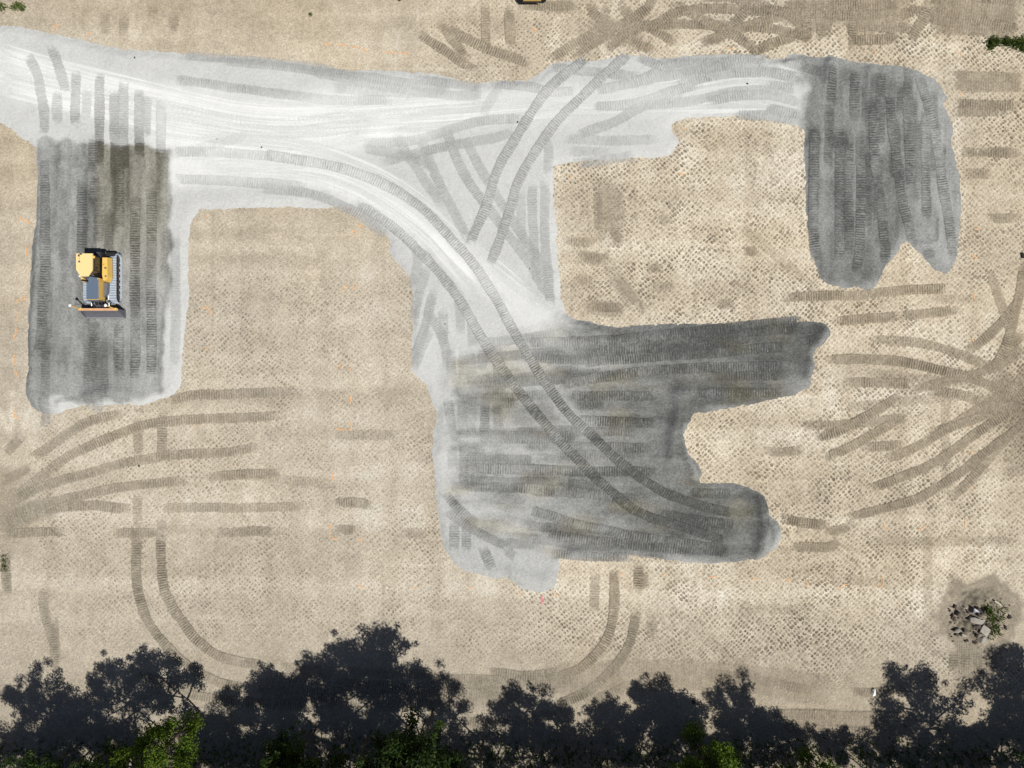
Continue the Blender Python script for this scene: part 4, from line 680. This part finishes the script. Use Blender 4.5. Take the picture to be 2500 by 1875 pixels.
# ------------------------------------------------------------------ bulldozer
def bulldozer(loc):
    t = empty('bulldozer', loc, 0, label='yellow crawler bulldozer with tan cab roof working on the left gravel strip', cat='bulldozer')
    for sx in (-1, 1):
        xc = sx * 0.93; rr = 0.40; hl = 1.42; zc = 0.44
        u = MB()                                         # track belt made of single shoes
        per = 4 * hl + 2 * math.pi * rr; n = 44
        for k in range(n):
            s_ = per * k / n
            if s_ < 2 * hl: y, z, an = -hl + s_, zc + rr, 0
            elif s_ < 2 * hl + math.pi * rr: q = (s_ - 2 * hl) / rr; y, z, an = hl + rr * math.sin(q), zc + rr * math.cos(q), -q
            elif s_ < 4 * hl + math.pi * rr: y, z, an = hl - (s_ - 2 * hl - math.pi * rr), zc - rr, math.pi
            else: q = (s_ - 4 * hl - math.pi * rr) / rr; y, z, an = -hl - rr * math.sin(q), zc - rr * math.cos(q), math.pi - q
            R = Matrix.Rotation(an, 3, 'X'); c = Vector((xc, y, z)); u.box(c, (0.62, 0.172, 0.03), R); u.box(c + R @ Vector((0, 0.06, 0.035)), (0.62, 0.02, 0.05), R)
        belt = u.build('track', M['steel'], t)
        MB().side([(-hl, 0.16), (hl, 0.16), (hl + .25, .3), (hl + .25, .58), (hl, .72), (-hl, .72), (-hl - .25, .58), (-hl - .25, .3)], xc - 0.13, xc + 0.13).build('track_frame', M['mud'], t)
        for yy in (-hl, hl): MB().tube([(xc - 0.16, yy, zc), (xc + 0.16, yy, zc)], 0.34, 16).build('sprocket' if yy > 0 else 'idler', M['mud'], t)
        for q in range(6): MB().tube([(xc - 0.17, -1.05 + q * 0.42, 0.17), (xc + 0.17, -1.05 + q * 0.42, 0.17)], 0.10, 10).build('roller', M['mud'], t)
    MB().box((0, 0.1, 0.72), (1.2, 3.1, 0.6), bev=0.05).build('main_frame', M['black'], t)
    # engine hood: yellow flanks, dark top
    MB().prism([(-0.47, -0.15), (0.47, -0.15), (0.44, -1.75), (-0.44, -1.75)][::-1], 0.9, 1.74).build('engine_hood', M['yellow'], t)
    top = MB().prism([(-0.40, -0.18), (-0.16, -0.02), (0.30, -0.10), (0.43, -0.45), (0.43, -1.72), (-0.43, -1.72), (-0.43, -0.6)][::-1], 1.742, 1.80).build('hood_top', M['hood'], t)
    MB().box((0.445, -0.95, 1.79), (0.035, 1.5, 0.05)).build('hood_rail', M['chrome'], t)
    MB().box((0.02, -1.28, 1.806), (0.42, 0.012, 0.006)).build('hood_seam', M['grey'], top)
    MB().box((0, -1.80, 1.3), (0.86, 0.10, 0.86), bev=0.03).build('grille', M['grey'], t)
    e = MB().tube([(-0.34, -0.40, 1.7), (-0.34, -0.40, 2.25), (-0.36, -0.42, 2.42)], 0.075, 10); e.build('exhaust_stack', M['black'], t)
    MB().tube([(-0.33, -0.12, 1.75), (-0.33, -0.12, 2.2), (-0.33, -0.12, 2.34)], [0.11, 0.14, 0.12], 12).build('air_precleaner', M['grey'], t)
    # operator station
    cabp = [(-0.50, 1.35), (0.50, 1.35), (0.50, 0.30), (0.26, -0.10), (-0.26, -0.10), (-0.50, 0.30)][::-1]
    cab = MB().prism(cabp, 1.0, 2.70).build('cab', M['glass'], t)
    for p in cabp: MB().box((p[0], p[1], 1.86), (0.07, 0.07, 1.68)).build('cab_post', M['black'], cab)
    roofp = [(-0.60, 1.48), (0.60, 1.48), (0.60, 0.34), (0.56, 0.22), (0.27, -0.20), (-0.27, -0.20), (-0.60, 0.28)][::-1]
    roof = MB().prism(roofp, 2.70, 2.79, [(x * 0.97, (y - .65) * 0.97 + .65) for x, y in roofp]).build('cab_roof', M['roofy'], t)
    MB().box((-0.36, 1.30, 2.83), (0.10, 0.12, 0.08)).build('antenna_base', M['mud'], roof); MB().box((-0.22, 1.40, 2.82), (0.14, 0.07, 0.06)).build('antenna_base', M['black'], roof)
    MB().tube([(-0.33, 0.86, 2.79), (-0.33, 0.86, 2.86)], 0.07, 8).build('beacon', M['grey'], roof); MB().tube([(-0.36, 1.24, 2.80), (-0.35, 1.05, 2.80), (-0.33, 0.9, 2.80)], 0.012, 5).build('cable', M['mud'], roof)
    MB().box((0.64, 1.22, 2.66), (0.12, 0.18, 0.12), bev=0.02).build('work_light', M['yellow'], t)
    MB().box((-0.4, -0.16, 2.62), (0.12, 0.10, 0.10)).build('work_light', M['white'], t)
    # fenders and tanks
    fr = MB().prism([(0.52, 1.45), (1.02, 1.45), (1.05, -0.05), (0.92, -0.40), (0.60, -0.40), (0.52, 0.1)][::-1], 1.0, 1.55, [(0.60, 1.38), (0.96, 1.38), (0.98, 0.0), (0.88, -0.30), (0.66, -0.30), (0.58, 0.1)][::-1]).build('right_fender_tank', M['yellow'], t)
    MB().tube([(0.82, 0.62, 1.548), (0.82, 0.62, 1.556)], 0.085, 16).build('emblem', M['black'], fr)
    MB().box((0.815, 0.63, 1.560), (0.075, 0.018, 0.004), Matrix.Rotation(0.5, 3, 'Z')).box((0.835, 0.595, 1.560), (0.016, 0.05, 0.004), Matrix.Rotation(0.3, 3, 'Z')).box((0.79, 0.60, 1.560), (0.016, 0.04, 0.004), Matrix.Rotation(-0.5, 3, 'Z')).build('emblem_mark', M['white'], fr)
    MB().box((0.70, 0.88, 1.565), (0.10, 0.03, 0.03)).build('latch', M['black'], fr); MB().box((0.80, 0.95, 1.556), (0.36, 0.008, 0.01)).build('panel_seam', M['edge'], fr); MB().tube([(0.86, 0.0, 1.54), (0.86, 0.0, 1.60)], 0.07, 10).build('filler_cap', M['grey'], fr)
    MB().prism([(-0.52, 1.45), (-1.02, 1.45), (-1.05, -0.05), (-0.92, -0.40), (-0.60, -0.40), (-0.52, 0.1)], 1.0, 1.52).build('left_fender_tank', M['yellow'], t)
    MB().prism([(0.50, -0.42), (0.78, -0.42), (0.74, -1.2), (0.52, -1.5)][::-1], 0.9, 1.2).build('side_step', M['grey'], t)
    rr_ = MB().box((0, 1.62, 1.28), (1.06, 0.40, 0.62), bev=0.05).build('rear_housing', M['black'], t)
    for q in range(4): MB().box((0, 1.50 + q * 0.08, 1.60), (0.86, 0.025, 0.02)).build('rear_vent_bar', M['grey'], rr_)
    MB().box((0.2, 1.75, 0.75), (1.8, 0.3, 0.30), bev=0.04).build('ripper_beam', M['black'], t); MB().tube([(0.7, 1.72, 1.3), (0.72, 1.86, 1.34), (0.74, 1.74, 1.38)], 0.025, 6).build('tow_loop', M['grey'], t)
    # blade and push frame
    for sx in (-1, 1): MB().tube([(sx * 0.56, -0.8, 0.45), (sx * 0.50, -1.9, 0.40), (sx * 0.18, -2.30, 0.45)], [0.10, 0.10, 0.13], 8).build('push_arm', M['black'], t)
    MB().box((0, -2.2, 0.62), (0.7, 0.4, 0.34), bev=0.04).build('blade_yoke', M['grey'], t)
    for sx in (-1, 1):
        MB().tube([(sx * 0.34, -1.75, 1.35), (sx * 0.36, -2.25, 0.9)], 0.06, 8).build('lift_cylinder', M['black'], t); MB().tube([(sx * 0.62, -1.2, 0.85), (sx * 0.66, -2.1, 0.75)], 0.05, 8).build('angle_cylinder', M['chrome'], t)
    for q in range(5): MB().tube([(-0.30 + q * 0.13, -1.82, 1.15 + 0.05 * (q % 2)), (-0.28 + q * 0.12, -2.05, 1.2), (-0.2 + q * 0.1, -2.32, 0.85)], 0.022, 6).build('hydraulic_hose', M['grey'] if q % 2 else M['black'], t)
    prof = []
    for k in range(9):
        f = k / 8; prof.append((-2.42 - 0.36 * (f - 0.62) ** 2 * 2.2 - 0.20 * (1 - f), 0.03 + 1.02 * f))
    outp = prof + [(y + 0.09, z) for y, z in reversed(prof)]
    bl = MB().side(outp, -1.46, 1.46).build('blade', M['grey'], t)
    MB().box((0, -2.40, 1.075), (2.94, 0.17, 0.06)).build('blade_top_rail', M['edge'], bl)
    MB().box((0, -2.92, 0.07), (2.96, 0.05, 0.16), Matrix.Rotation(-0.5, 3, 'X')).build('cutting_edge', M['chrome'], bl)
    for sx in (-1, 1):
        MB().side([(-2.36, 1.06), (-2.36, 0.02), (-2.98, 0.02), (-2.76, 0.5)], sx * 1.47 - 0.02, sx * 1.47 + 0.02).build('end_plate', M['grey'], bl)
        bx_ = MB().box((sx * 1.30, -2.36, 1.14), (0.20, 0.16, 0.12), bev=0.02).build('mast_bracket', M['yellow'], t)
        MB().tube([(sx * 1.30, -2.36, 1.1), (sx * 1.30 - 0.10, -2.22, 2.15)], 0.045, 8).build('receiver_mast', M['yellow'], t)
        MB().tube([(sx * 1.30 - 0.10, -2.22, 2.13), (sx * 1.30 - 0.105, -2.215, 2.20), (sx * 1.30 - 0.11, -2.21, 2.27)], [0.10, 0.12, 0.05], 14).build('satellite_receiver', M['white'], t)
        MB().tube([(sx * 1.30 - 0.1, -2.22, 2.1), (sx * 0.9, -2.0, 1.35), (sx * 0.5, -1.75, 1.5)], 0.012, 5).build('receiver_cable', M['black'], t)
    return t
_dz = (-30.83, 7.95); bulldozer((_dz[0], _dz[1], zat(*_dz) + 0.03))

# ------------------------------------------------------------------ roller cut off by the top edge
def compactor(loc):
    t = empty('roller_compactor', loc, 0, label='yellow soil compactor whose rear pokes in at the top edge', cat='roller')
    for sx in (-1, 1):
        w = MB().tube([(sx * 0.80 - 0.22, 0.75, 0.68), (sx * 0.80 - 0.16, 0.75, 0.68), (sx * 0.80 + 0.16, 0.75, 0.68), (sx * 0.80 + 0.22, 0.75, 0.68)], [0.56, 0.68, 0.68, 0.56], 24).build('tyre', M['rubber'], t)
        MB().tube([(sx * 0.80 - 0.23, 0.75, 0.68), (sx * 0.80 + 0.23, 0.75, 0.68)], 0.32, 16).build('rim', M['yellow'], w)
    MB().side([(0.0, 0.78), (0.10, 1.45), (0.5, 1.65), (2.2, 1.7), (2.2, 0.8)], -0.72, 0.62).build('engine_hood', M['yellow'], t)
    MB().box((-0.06, -0.05, 0.78), (1.50, 0.08, 0.12), bev=0.02).build('rear_bumper', M['black'], t)
    for k, wd in enumerate((0.05, 0.10, 0.04, 0.09, 0.05, 0.11)): MB().box((-0.42 + 0.15 * k, 0.075, 1.34), (wd, 0.012, 0.14), Matrix.Rotation(-0.13, 3, 'X')).build('lettering_block', M['black'], t)
    MB().box((0.80, 0.02, 1.35), (0.12, 0.10, 0.10), bev=0.02).build('tail_light', M['roofy'], t)
    MB().prism([(-0.7, 2.3), (0.7, 2.3), (0.7, 3.5), (-0.7, 3.5)], 1.1, 2.9).build('cab', M['glass'], t); MB().box((0, 2.9, 2.95), (1.6, 1.5, 0.12), bev=0.04).build('cab_roof', M['yellow'], t)
    for sx in (-1, 1): MB().side([(3.6, 0.5), (3.6, 1.1), (6.2, 0.95), (6.2, 0.65)], sx * 1.14 - 0.06, sx * 1.14 + 0.06).build('drum_frame', M['yellow'], t)
    d = MB().tube([(-1.02, 5.0, 0.76), (1.02, 5.0, 0.76)], 0.74, 32).build('padfoot_drum', M['steel'], t)
    for r in range(8):
        for k in range(14):
            an = 2 * math.pi * (k + 0.5 * (r % 2)) / 14; R = Matrix.Rotation(an, 3, 'X'); c = Vector((-0.9 + r * 0.257, 5.0, 0.76)) + R @ Vector((0, 0, 0.78)); MB().box(c, (0.14, 0.12, 0.10), R).build('drum_foot', M['steel'], d)
    MB().box((0, 3.7, 0.8), (0.5, 0.9, 0.4), bev=0.04).build('articulation_joint', M['black'], t)
_cx, _cy = W(1301, 5)
compactor((_cx * 0.985, _cy * 0.985 + 0.1, zat(_cx, _cy)))

# ------------------------------------------------------------------ trees
def leaf_mesh(name, clumps, count, size, mat, seed):
    r = np.random.default_rng(seed); c = np.array([q[:3] for q in clumps]); R = np.array([q[3] for q in clumps])
    w = R ** 2; idx = r.choice(len(clumps), count, p=w / w.sum())
    d = r.normal(size=(count, 3)); d /= np.linalg.norm(d, axis=1)[:, None]
    P = c[idx] + d * (R[idx] * r.random(count) ** 0.45)[:, None] * np.array([1, 1, 0.8])
    nrm = d * 0.7 + r.normal(size=(count, 3)) * 0.7 + np.array([0, 0, 0.5]); nrm /= np.linalg.norm(nrm, axis=1)[:, None]
    t = np.cross(nrm, r.normal(size=(count, 3))); t /= np.linalg.norm(t, axis=1)[:, None] + 1e-9; b = np.cross(nrm, t)
    s = size * (0.6 + 0.8 * r.random(count))[:, None]
    V = np.stack([P - t * s, P + b * s * 0.55, P + t * s, P - b * s * 0.55], 1).reshape(-1, 3); F_ = np.arange(count * 4).reshape(-1, 4)
    return np_mesh(name, V, F_, mat, smooth=False)
def tree_proto(seed, slim=1.0, dens=1.0, leafmat='leafd', low=0.42):
    """unit tree 1 m tall: trunk, limbs, crown in the upper part"""
    r = random.Random(seed); mb = MB(); mb.tube([(0, 0, 0), (0.01, 0, 0.2), (0.0, 0.012, 0.5), (0.008, 0.0, 0.85)], [0.007, 0.006, 0.004, 0.0015], 8); clumps = []
    nl = 16
    for k in range(nl):
        an = k * 2.4 + r.uniform(-0.5, 0.5); z0 = low + (0.80 - low) * (k / nl); reach = (0.20 if k < nl * 0.7 else 0.12) * r.uniform(0.6, 1.2) * slim; z1 = min(0.94, z0 + r.uniform(0.06, 0.18))
        p = (reach * math.cos(an), reach * math.sin(an), z1); mid = (p[0] * 0.5, p[1] * 0.5, z0 + (z1 - z0) * 0.4)
        mb.tube([(0, 0, z0), mid, p], [0.007, 0.005, 0.002], 6)
        clumps.append((*p, r.uniform(0.045, 0.08)))
        for q in range(5): clumps.append((p[0] * r.uniform(0.4, 1.2) + r.uniform(-.06, .06), p[1] * r.uniform(0.4, 1.2) + r.uniform(-.06, .06), p[2] + r.uniform(-0.08, 0.08), r.uniform(0.02, 0.055)))
    for q in range(7): clumps.append((r.uniform(-.10, .10), r.uniform(-.10, .10), r.uniform(0.80, 0.98), r.uniform(0.025, 0.05)))
    return mb.mesh('trunk', M['bark']), leaf_mesh('crown', clumps, int(16000 * dens), 0.0072, M[leafmat], seed)
PROTO = [tree_proto(1), tree_proto(2, 0.85), tree_proto(3, 1.1), tree_proto(4, 1.0, 0.8), tree_proto(5, 0.9, 1.1, 'leaf', 0.2), tree_proto(6, 1.15), tree_proto(8, 1.25, 1.0, 'leafm'), tree_proto(9, 1.2, 1.0, 'leafm')]
KX, KY = SHX / math.tan(SUN_EL), SHY / math.tan(SUN_EL)
def tree(tip, h, proto, label, wide=1.0, group='trees along the southern edge'):
    x, y = W(*tip); x -= KX * h * 0.97; y -= KY * h * 0.97
    t = empty('tree', (x, y, zat(x, y) - 0.05), rnd.uniform(0, 6.28), label=label, cat='tree', group=group); t.scale = (h * wide, h * wide, h)
    tr, cr = PROTO[proto]; link(bpy.data.objects.new('trunk', tr), t); link(bpy.data.objects.new('crown', cr), t); return t
ORD = ['first', 'second', 'third', 'fourth', 'fifth', 'sixth', 'seventh', 'eighth', 'ninth', 'tenth', 'eleventh', 'twelfth', 'thirteenth', 'fourteenth', 'fifteenth', 'sixteenth', 'seventeenth', 'eighteenth', 'nineteenth', 'twentieth']
TR = [((55, 1690), 12.0, 0, 0.88), ((150, 1720), 11, 1, 0.88), ((250, 1660), 13, 2, 0.83), ((330, 1600), 13.2, 4, 0.79), ((455, 1790), 9, 3, 0.88), ((640, 1665), 11, 1, 0.94), ((745, 1645), 13.5, 0, 0.83), ((815, 1615), 15, 2, 0.79), ((890, 1585), 14.0, 5, 0.86), ((1025, 1675), 13, 3, 0.79),
      ((1240, 1710), 12, 0, 0.86), ((1335, 1755), 11, 2, 0.77), ((1462, 1735), 11, 1, 0.83), ((1562, 1672), 10.8, 4, 0.94), ((1640, 1740), 11, 3, 0.83), ((1765, 1710), 12, 0, 0.90), ((1850, 1750), 8.6, 4, 0.94), ((2195, 1700), 13.5, 2, 1.01), ((2450, 1645), 14, 0, 1.04), ((2335, 1800), 9, 1, 0.99)]
EXTRA = {3: 'bright green sunlit tree crown poking in at the bottom left', 8: 'deep green tree casting the tallest shadow, left of bottom centre', 13: 'yellow-green tree on the bottom edge right of centre', 18: 'tall tree casting the big shadow in the bottom right corner', 17: 'tree casting the wide shadow beside the white lump'}
for k, (tip, h, p, wd) in enumerate(TR):
    tree(tip, h, p, EXTRA.get(k, f'leafy tree on the bottom edge, {ORD[k]} shadow crown from the left'), wd)
for tip, h, p, lab in (((495, 1765), 11.0, 1, 'tree casting the low shadow right of the bright green crown'), ((575, 1712), 12.0, 0, 'tree casting the shadow just left of the tallest shadow group'), ((665, 1700), 8.0, 6, 'mid green crown left of centre on the bottom edge'), ((925, 1660), 9.5, 7, 'dark green crown below the tallest shadow, left of centre'), ((1590, 1728), 8.0, 6, 'green crown right of centre on the bottom edge'), ((1790, 1760), 7.5, 7, 'green crown further right on the bottom edge'), ((2440, 1735), 8.5, 6, 'mid green crown in the bottom right corner'), ((120, 1775), 7.0, 7, 'low dark green crown at the far bottom left')):
    tree(tip, h, p, lab, 0.9)
for k, (x, y, h, p) in enumerate([(20, 1815, 12, 1), (140, 1805, 12, 2), (260, 1810, 12, 0), (380, 1825, 11, 3), (540, 1830, 11, 1), (660, 1800, 12, 5), (780, 1790, 12, 2), (890, 1790, 12, 0), (1010, 1820, 12, 1), (1140, 1820, 11, 2), (1270, 1825, 11, 3), (1390, 1820, 12, 1), (1510, 1815, 11, 0), (1640, 1815, 12, 2),
                                  (1770, 1820, 11, 5), (1920, 1795, 7.5, 2), (2020, 1800, 7.5, 1), (2130, 1830, 11, 0), (2260, 1830, 11, 5), (2390, 1815, 12, 2), (2500, 1780, 12, 1)]):
    tree((x, y), h, p, 'tree of the back row, its crown beyond the bottom edge', 1.0, 'back row of trees')

# ------------------------------------------------------------------ debris mound with stones, weeds and timber
mx, my = W(2388, 1502)
def mzv(x, y):
    dx, dy = x - mx, y - my; q = np.hypot(dx / 1.05, (dy + 0.25) / 0.92) + 1.0 * vnoise(dx * 0.6, dy * 0.6, 110) + 0.35 * vnoise(dx * 2.2, dy * 2.2, 113)
    return zb + 0.62 * sstep(2.7, 0.5, q) * (1 + 0.9 * vnoise(dx * 1.8, dy * 1.8, 111)) + 0.16 * sstep(3.2, 2.2, q) * vnoise(dx * 5, dy * 5, 112) + 0.06 * vnoise(dx * 11, dy * 11, 114) - 0.03 - 0.25 * sstep(2.7, 3.3, q)
zb = zat(mx, my)
u = np.linspace(-4.2, 4.2, 130); X, Y = np.meshgrid(u, u); X = X.ravel() + mx; Y = Y.ravel() + my; hz = mzv(X, Y)
i = (np.arange(129)[:, None] * 130 + np.arange(129)).ravel(); F = np.stack([i, i + 1, i + 131, i + 130], 1)
_r = np.hypot((X - mx) / 1.1, (Y - my) / 0.95) + 1.3 * vnoise(X * 0.6, Y * 0.6, 180) + 0.7 * vnoise(X * 2.3, Y * 2.3, 181)
hz = np.maximum(hz, zground(X, Y) + 0.02)
mound = link(bpy.data.objects.new('earth_mound', np_mesh('earth_mound', np.stack([X, Y, hz], 1), F, M['strack'], dict(tone=np.clip(0.40 - 0.20 * sstep(3.0, 1.2, _r) + 0.16 * fbm(X * 1.6, Y * 1.6, 182, 3), 0.05, 0.9), cool=np.full(len(X), 0.9), fade=sstep(3.4, 2.4, _r)))), kind='structure', label='low brown mound of turned earth')
def mz(x, y):
    return float(max(zat(x, y), mzv(np.array([x]), np.array([y]))[0]))
def rock(px, py, dims, rz, label, mat='rock', tilt=0.2, cat='stone', name='stone', group=None, seed=0):
    r = random.Random(seed + int(px * 7 + py)); import bmesh
    bm = bmesh.new()
    for _ in range(16): bm.verts.new((r.uniform(-1, 1), r.uniform(-1, 1), r.uniform(-1, 1) * (0.9 if r.random() < .7 else 0.4)))
    res = bmesh.ops.convex_hull(bm, input=bm.verts); bmesh.ops.delete(bm, geom=[g_ for g_ in res['geom_interior'] if isinstance(g_, bmesh.types.BMVert)], context='VERTS')
    bmesh.ops.bevel(bm, geom=bm.edges[:], offset=0.06, segments=1, affect='EDGES')
    for v in bm.verts: v.co = Vector((v.co.x * dims[0] / 2, v.co.y * dims[1] / 2, v.co.z * dims[2] / 2))
    me = bpy.data.meshes.new(name); bm.to_mesh(me); bm.free(); me.materials.append(M[mat]); x, y = W(px, py)
    o = bpy.data.objects.new(name, me); o.location = (x, y, mz(x, y) + dims[2] * 0.30); o.rotation_euler = (r.uniform(-tilt, tilt), r.uniform(-tilt, tilt), rz)
    return link(o, label=label, cat=cat, group=group)
GR = 'stones on the debris mound'
rock(2366, 1507, (1.0, 0.55, 0.5), -0.15, 'long pale stone slab at the upper left of the debris mound', group=GR)
rock(2330, 1535, (0.62, 0.50, 0.45), 0.5, 'leftmost pale stone on the debris mound', group=GR)
rock(2392, 1532, (0.80, 0.70, 0.5), -0.7, 'angular stone in the middle of the debris mound', group=GR)
rock(2385, 1555, (0.75, 0.60, 0.6), -0.2, 'lowest pale stone at the foot of the debris mound', group=GR)
rock(2372, 1490, (0.75, 0.5, 0.35), -0.5, 'grey splintered stone at the top of the stone heap', 'grey', group=GR)
rock(2386, 1510, (0.4, 0.35, 0.35), 0.9, 'small grey stone beside the weeds on the mound', group=GR)
rock(2345, 1545, (0.45, 0.4, 0.3), 0.2, 'broken stone next to the leftmost stone on the mound', group=GR)
rock(2372, 1522, (0.7, 0.45, 0.35), 0.3, 'dark stone wedged among the pale stones on the mound', 'mud', group=GR)
rock(2462, 1505, (0.35, 0.3, 0.3), 0.3, 'dark stone on the right flank of the debris mound', 'darkrock', group=GR)
rock(2450, 1530, (0.35, 0.3, 0.3), 1.3, 'dark stone at the lower right of the debris mound', 'darkrock', group=GR)
_m = MB(); _rq = random.Random(5)
for k in range(70):
    px, py = (2316 + _rq.uniform(0, 88), 1476 + _rq.uniform(0, 92)) if k < 66 else (2405 + _rq.uniform(0, 62), 1468 + _rq.uniform(0, 80)); x, y = W(px, py); d = _rq.uniform(.04, .15) * (1.3 if k < 30 else 0.8)
    _m.box((x, y, mz(x, y) + d * .4), (d * _rq.uniform(1, 2), d, d * .9), Matrix.Rotation(_rq.uniform(0, 3), 3, 'Z') @ Matrix.Rotation(_rq.uniform(-.7, .7), 3, 'X') @ Matrix.Rotation(_rq.uniform(-.7, .7), 3, 'Y'), d * .18)
_m.build('rubble', M['mud'], kind='stuff', label='small broken rubble filling the debris mound')
def stick(p0, p1, label, w=0.07):
    (x0, y0), (x1, y1) = W(*p0), W(*p1); m = MB(); z0, z1 = mz(x0, y0) + 0.16, mz(x1, y1) + 0.2
    m.tube([(x0, y0, z0), ((x0 + x1) / 2 + 0.03, (y0 + y1) / 2, (z0 + z1) / 2 + 0.04), (x1, y1, z1)], [w, w * 0.9, w * 0.5], 6)
    m.build('timber_stick', M['wood'], label=label, cat='stick', group='sticks on the debris mound')
stick((2424, 1465), (2442, 1478), 'long pale timber stick lying on top of the debris mound', 0.06)
stick((2433, 1488), (2436, 1499), 'short upright-lying stick in the middle of the mound', 0.04)
stick((2449, 1496), (2454, 1501), 'small splinter of wood on the right of the mound', 0.035)
def blades(name, areas, count, size, seed, zoff=0.0, **k):
    r = np.random.default_rng(seed); ar = np.array(areas, float)[r.integers(len(areas), size=count)]
    x = (ar[:, 0] + r.normal(size=count) * ar[:, 2] - 1250) / S; y = (937.5 - ar[:, 1] - r.normal(size=count) * ar[:, 3]) / S
    z = np.maximum(zground(x, y), mzv(x, y)) - 0.02; an = r.uniform(0, 6.28, count); le = size * r.uniform(0.5, 1.4, count); wv = 0.10 * size * r.uniform(1.0, 2.6, count)
    dx, dy = np.cos(an), np.sin(an); up = r.uniform(0.3, 0.9, count) * le
    V = np.stack([np.stack([x - dy * wv, y + dx * wv, z], 1), np.stack([x + dy * wv, y - dx * wv, z], 1), np.stack([x + dx * le * .5 + dy * wv * .4, y + dy * le * .5 - dx * wv * .4, z + up * .8], 1), np.stack([x + dx * le * .5 - dy * wv * .4, y + dy * le * .5 + dx * wv * .4, z + up], 1)], 1).reshape(-1, 3)
    return link(bpy.data.objects.new(name, np_mesh(name, V, np.arange(len(V)).reshape(-1, 4), M['grass'], smooth=False)), kind='stuff', **k)
blades('weeds', [(2404, 1495, 6, 12), (2412, 1515, 7, 12), (2422, 1535, 7, 10), (2400, 1482, 7, 6), (2440, 1495, 9, 12)], 700, 0.22, 1, label='green weeds growing on the debris mound')
blades('grass', [(2475, 105, 10, 5), (2495, 107, 10, 8), (2510, 115, 12, 8), (2455, 100, 4, 5)], 2600, 0.22, 2, label='patch of bright green grass at the right edge')
blades('grass', [(2428, 102, 7, 6), (2418, 110, 3, 6)], 420, 0.30, 3, label='dark tuft of grass near the right edge')
blades('weeds', [(54, 22, 4, 3), (35, 18, 6, 4), (5, 18, 5, 5), (45, 12, 6, 3)], 420, 0.20, 4, label='sparse weeds in the top left corner')
blades('weeds', [(10, 1370, 5, 9), (12, 1385, 4, 6)], 160, 0.22, 5, label='thin weeds at the left edge')
blades('weeds', [(758, 36, 2, 2)], 60, 0.16, 6, label='single dark weed on the sand at the top')
blades('undergrowth', [(x, 1850, 40, 22) for x in range(0, 2520, 60)], 2600, 0.4, 7, label='low undergrowth in the shade below the trees')

for px, py, d, lab in ((331, 143, .16, 'small dark stone on the white road, upper left'), (640, 361, .15, 'small dark stone on the bright road bend'), (531, 341, .11, 'tiny dark stone on white gravel left of the road bend'), (1263, 299, .17, 'small dark stone on the white road left of the crossing tracks'),
                       (1823, 206, .18, 'small dark stone on the road near the right gravel patch'), (1612, 173, .13, 'small dark stone on the upper gravel edge'), (1293, 656, .12, 'tiny dark stone in the middle gravel strip'), (1087, 792, .12, 'tiny dark stone west of the main crossing tracks'),
                       (1944, 723, .2, 'dark stone on the sand below the right gravel patch'), (1693, 1714, .34, 'rounded stone on the sand next to the tree shadows'), (340, 1138, .2, 'dark stone beside the left tracks'), (2498, 626, .6, 'dark block cut off by the right edge'), (976, 1, .25, 'dark stone cut off by the top edge')):
    rock(px, py, (d, d * 0.8, d * 0.7), px * 0.3, lab, 'darkrock', group='scattered stones', cat='stone')
rock(2132, 1689, (0.55, 0.6, 0.5), 0.4, 'crumpled white lump lying right of centre near the tree shadows', 'white', group=None, cat='lump', name='white_lump')

# bare branches reaching out of the tree line
def branch(base, tip, h0, h1, label, seed):
    r = random.Random(seed); m = MB(); (x0, y0), (x1, y1) = W(*base), W(*tip); P = []
    for k in range(7):
        f = k / 6; P.append((x0 + (x1 - x0) * f + r.uniform(-.12, .12), y0 + (y1 - y0) * f + r.uniform(-.12, .12), h0 + (h1 - h0) * f))
    m.tube(P, [0.06 * (1 - k / 8) for k in range(7)], 6)
    for k in range(1, 6):
        for q in range(2):
            p = Vector(P[k]); d = Vector((r.uniform(-1, 1), r.uniform(0.1, 1), r.uniform(0.1, 0.8))).normalized() * r.uniform(0.5, 1.3); m.tube([p, p + d * 0.5 + Vector((0, 0, .05)), p + d], [0.025, 0.016, 0.006], 5)
    m.build('dead_branch', M['twig'], label=label, cat='branch', group='bare branches in the tree line')
branch((415, 1868), (470, 1800), 0.4, 2.6, 'bare grey branches right of the bright green crown', 1)
branch((1280, 1870), (1310, 1795), 0.3, 2.2, 'bare branches in the gap left of bottom centre', 2)
branch((820, 1872), (800, 1790), 0.3, 2.2, 'bare branches between the two dark green crowns', 3)
